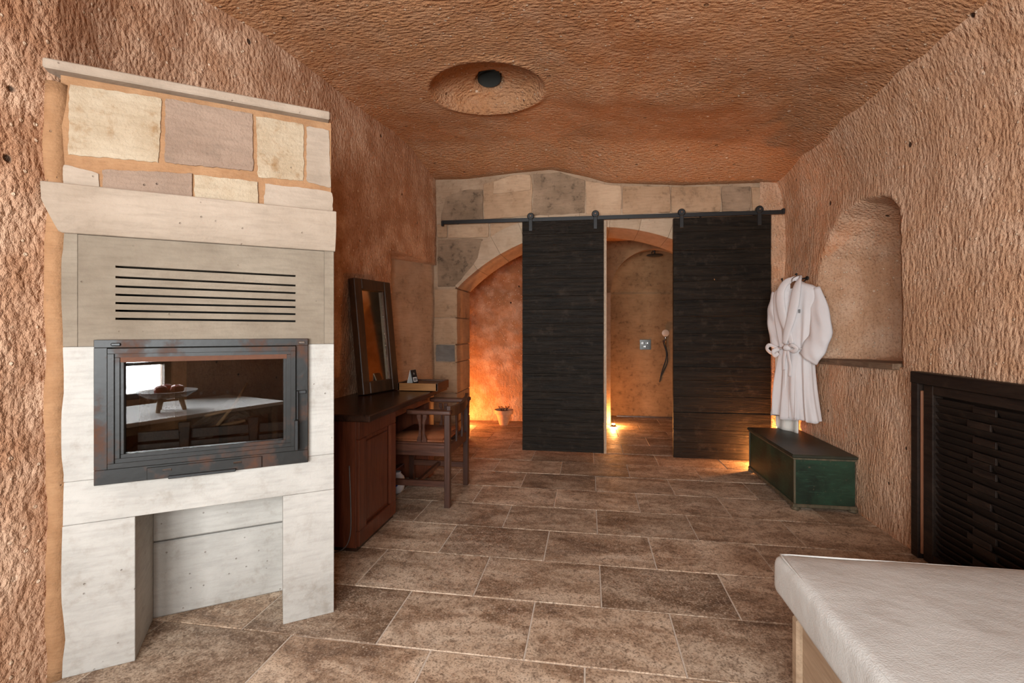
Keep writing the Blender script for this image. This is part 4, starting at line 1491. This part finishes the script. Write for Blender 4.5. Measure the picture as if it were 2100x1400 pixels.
# ================================================================== TABLE BEHIND THE CAMERA (seen in the stove glass)
tb = thing('table', 'white topped table below the window, mirrored in the stove glass', 'table', (-0.60, -0.82, 0))
box('tabletop', -0.95, 0.95, -0.48, 0.48, 0.575, 0.605, 'bed_sheet', tb, 0.006)
for sx in (-1, 1):
    for sy in (-1, 1):
        box('leg', sx * 0.86 - 0.03, sx * 0.86 + 0.03, sy * 0.40 - 0.03, sy * 0.40 + 0.03, 0.0, 0.574, 'bed_wood', tb, 0.004)
box('apron', -0.86, 0.86, -0.415, 0.415, 0.50, 0.574, 'bed_wood', tb, 0.004)
bw = thing('fruit_bowl', 'footed wooden bowl holding red fruit, mirrored in the stove glass', 'bowl', (-0.50, -0.72, 0.606))
lathe('bowl_body', [(0.05, 0.10), (0.14, 0.115), (0.21, 0.16), (0.215, 0.17), (0.20, 0.17), (0.12, 0.13), (0.02, 0.125)], 'tray_dark', bw)
for k in range(3):
    a = 2 * math.pi * k / 3 + 0.5
    tube('bowl_leg', [(0.09 * math.cos(a), 0.09 * math.sin(a), 0.11), (0.12 * math.cos(a), 0.12 * math.sin(a), 0.0)], [0.022, 0.016], 'bed_wood', bw, 10)
for k, (x, y, lab) in enumerate(((-0.06, 0.02, 'red fruit lying leftmost in the footed bowl'), (0.05, 0.05, 'red fruit lying at the back of the footed bowl'), (0.02, -0.06, 'red fruit lying at the front of the footed bowl'))):
    o = lathe('apple', [(0.008, 0.008), (0.03, 0.0), (0.045, 0.02), (0.05, 0.04), (0.042, 0.068), (0.02, 0.08), (0.005, 0.072)], 'fruit', None, 20)
    o.location = (-0.50 + x, -0.72 + y, 0.606 + 0.138)
    tag(o, lab, 'fruit', 'fruit in the footed bowl')

# ================================================================== BATHROOM THINGS
pot = thing('terracotta_pot', 'terracotta flower pot on the floor in the lit bathroom alcove', 'pot', (-1.135, 6.42, 0))
lathe('pot_body', [(0.060, 0.0), (0.105, 0.150), (0.108, 0.150)], 'terracotta', pot)
lathe('pot_rim', [(0.112, 0.148), (0.126, 0.152), (0.130, 0.205), (0.118, 0.207), (0.108, 0.165)], 'terracotta', pot)
lathe('soil', [(0.106, 0.150), (0.106, 0.178), (0.05, 0.186)], 'soil', pot)
for k in range(9):
    a = k * 2.4
    tube('dry_stem', bez([(0.03 * math.cos(a), 0.03 * math.sin(a), 0.18), (0.05 * math.cos(a), 0.05 * math.sin(a), 0.22), (0.08 * math.cos(a + .5), 0.07 * math.sin(a + .5), 0.245)], 6), 0.004, 'twig', pot, 5)

vp = thing('shower_valve', 'square chrome shower mixer plate on the brown plaster wall', 'shower valve', (0.843, 7.37, 1.072))
box('valve_plate', -0.082, 0.082, -0.012, 0.0, -0.075, 0.075, 'chrome', vp, 0.003)
for x, z in ((-0.035, 0.016), (0.035, 0.016), (0.0, -0.035)):
    k_ = lathe('valve_knob', [(0.020, -0.035), (0.022, -0.032), (0.022, -0.012)], 'chrome', vp, 16, (x, 0, z), 'y')
    box('knob_lever', x - 0.004, x + 0.004, -0.06, -0.034, z - 0.004, z + 0.020, 'chrome', k_, 0.001)
hs = thing('hand_shower', 'hand shower with round cream face hanging on a bracket with hose', 'shower', (1.125, 7.37, 1.16))
lathe('shower_head', [(0.020, -0.045), (0.050, -0.060), (0.052, -0.075), (0.030, -0.080)], 'ceramic_disc', hs, 24, (0, 0, 0.085), 'y')
tube('shower_handle', [(0, -0.05, 0.08), (0.004, -0.04, 0.0), (0.008, -0.035, -0.10)], [0.014, 0.012, 0.010], 'chrome', hs, 10)
box('bracket', -0.035, 0.0, -0.045, 0.0, -0.055, -0.020, 'chrome', hs, 0.004)
tube('hose', bez([(0.008, -0.035, -0.10), (0.035, -0.03, -0.26), (0.02, -0.03, -0.38), (-0.06, -0.03, -0.56), (-0.075, -0.03, -0.64), (-0.05, -0.03, -0.50), (0.02, -0.02, -0.25), (-0.02, -0.01, -0.06)], 60), 0.007, 'black_metal', hs, 8)
rs = thing('rain_shower', 'round dark overhead rain shower on a wall arm', 'shower', (0.935, 7.37, 2.42))
tube('shower_arm', [(0, 0.0, 0.02), (0, -0.30, 0.02), (0, -0.34, 0.01), (0, -0.34, -0.05)], 0.010, 'black_metal', rs, 10)
lathe('rain_head', [(0.02, -0.045), (0.11, -0.060), (0.115, -0.070), (0.10, -0.074)], 'black_metal', rs, 28, (0, -0.34, 0))

WARM = (1.0, 0.40, 0.115)
for loc, power, lab in (((-1.74, 6.25, 0), 36, 'small warm floor uplight at the left of the bathroom alcove'),
                        ((0.335, 6.54, 0), 24, 'small warm floor uplight beside the shower pier'),
                        ((1.68, 4.80, 0), 48, 'small warm floor uplight behind the green chest')):
    f = thing('floor_uplight', lab, 'lamp', loc, 0, 'floor uplights')
    lathe('lamp_housing', [(0.030, 0.0), (0.034, 0.004), (0.034, 0.024), (0.028, 0.028)], 'black_metal', f, 20)
    lathe('lamp_lens', [(0.024, 0.028), (0.022, 0.034), (0.010, 0.037)], 'lamp_glow', f, 16)
    uplamp('uplight_light', (loc[0], loc[1], 0.055), power, WARM, 0.025)
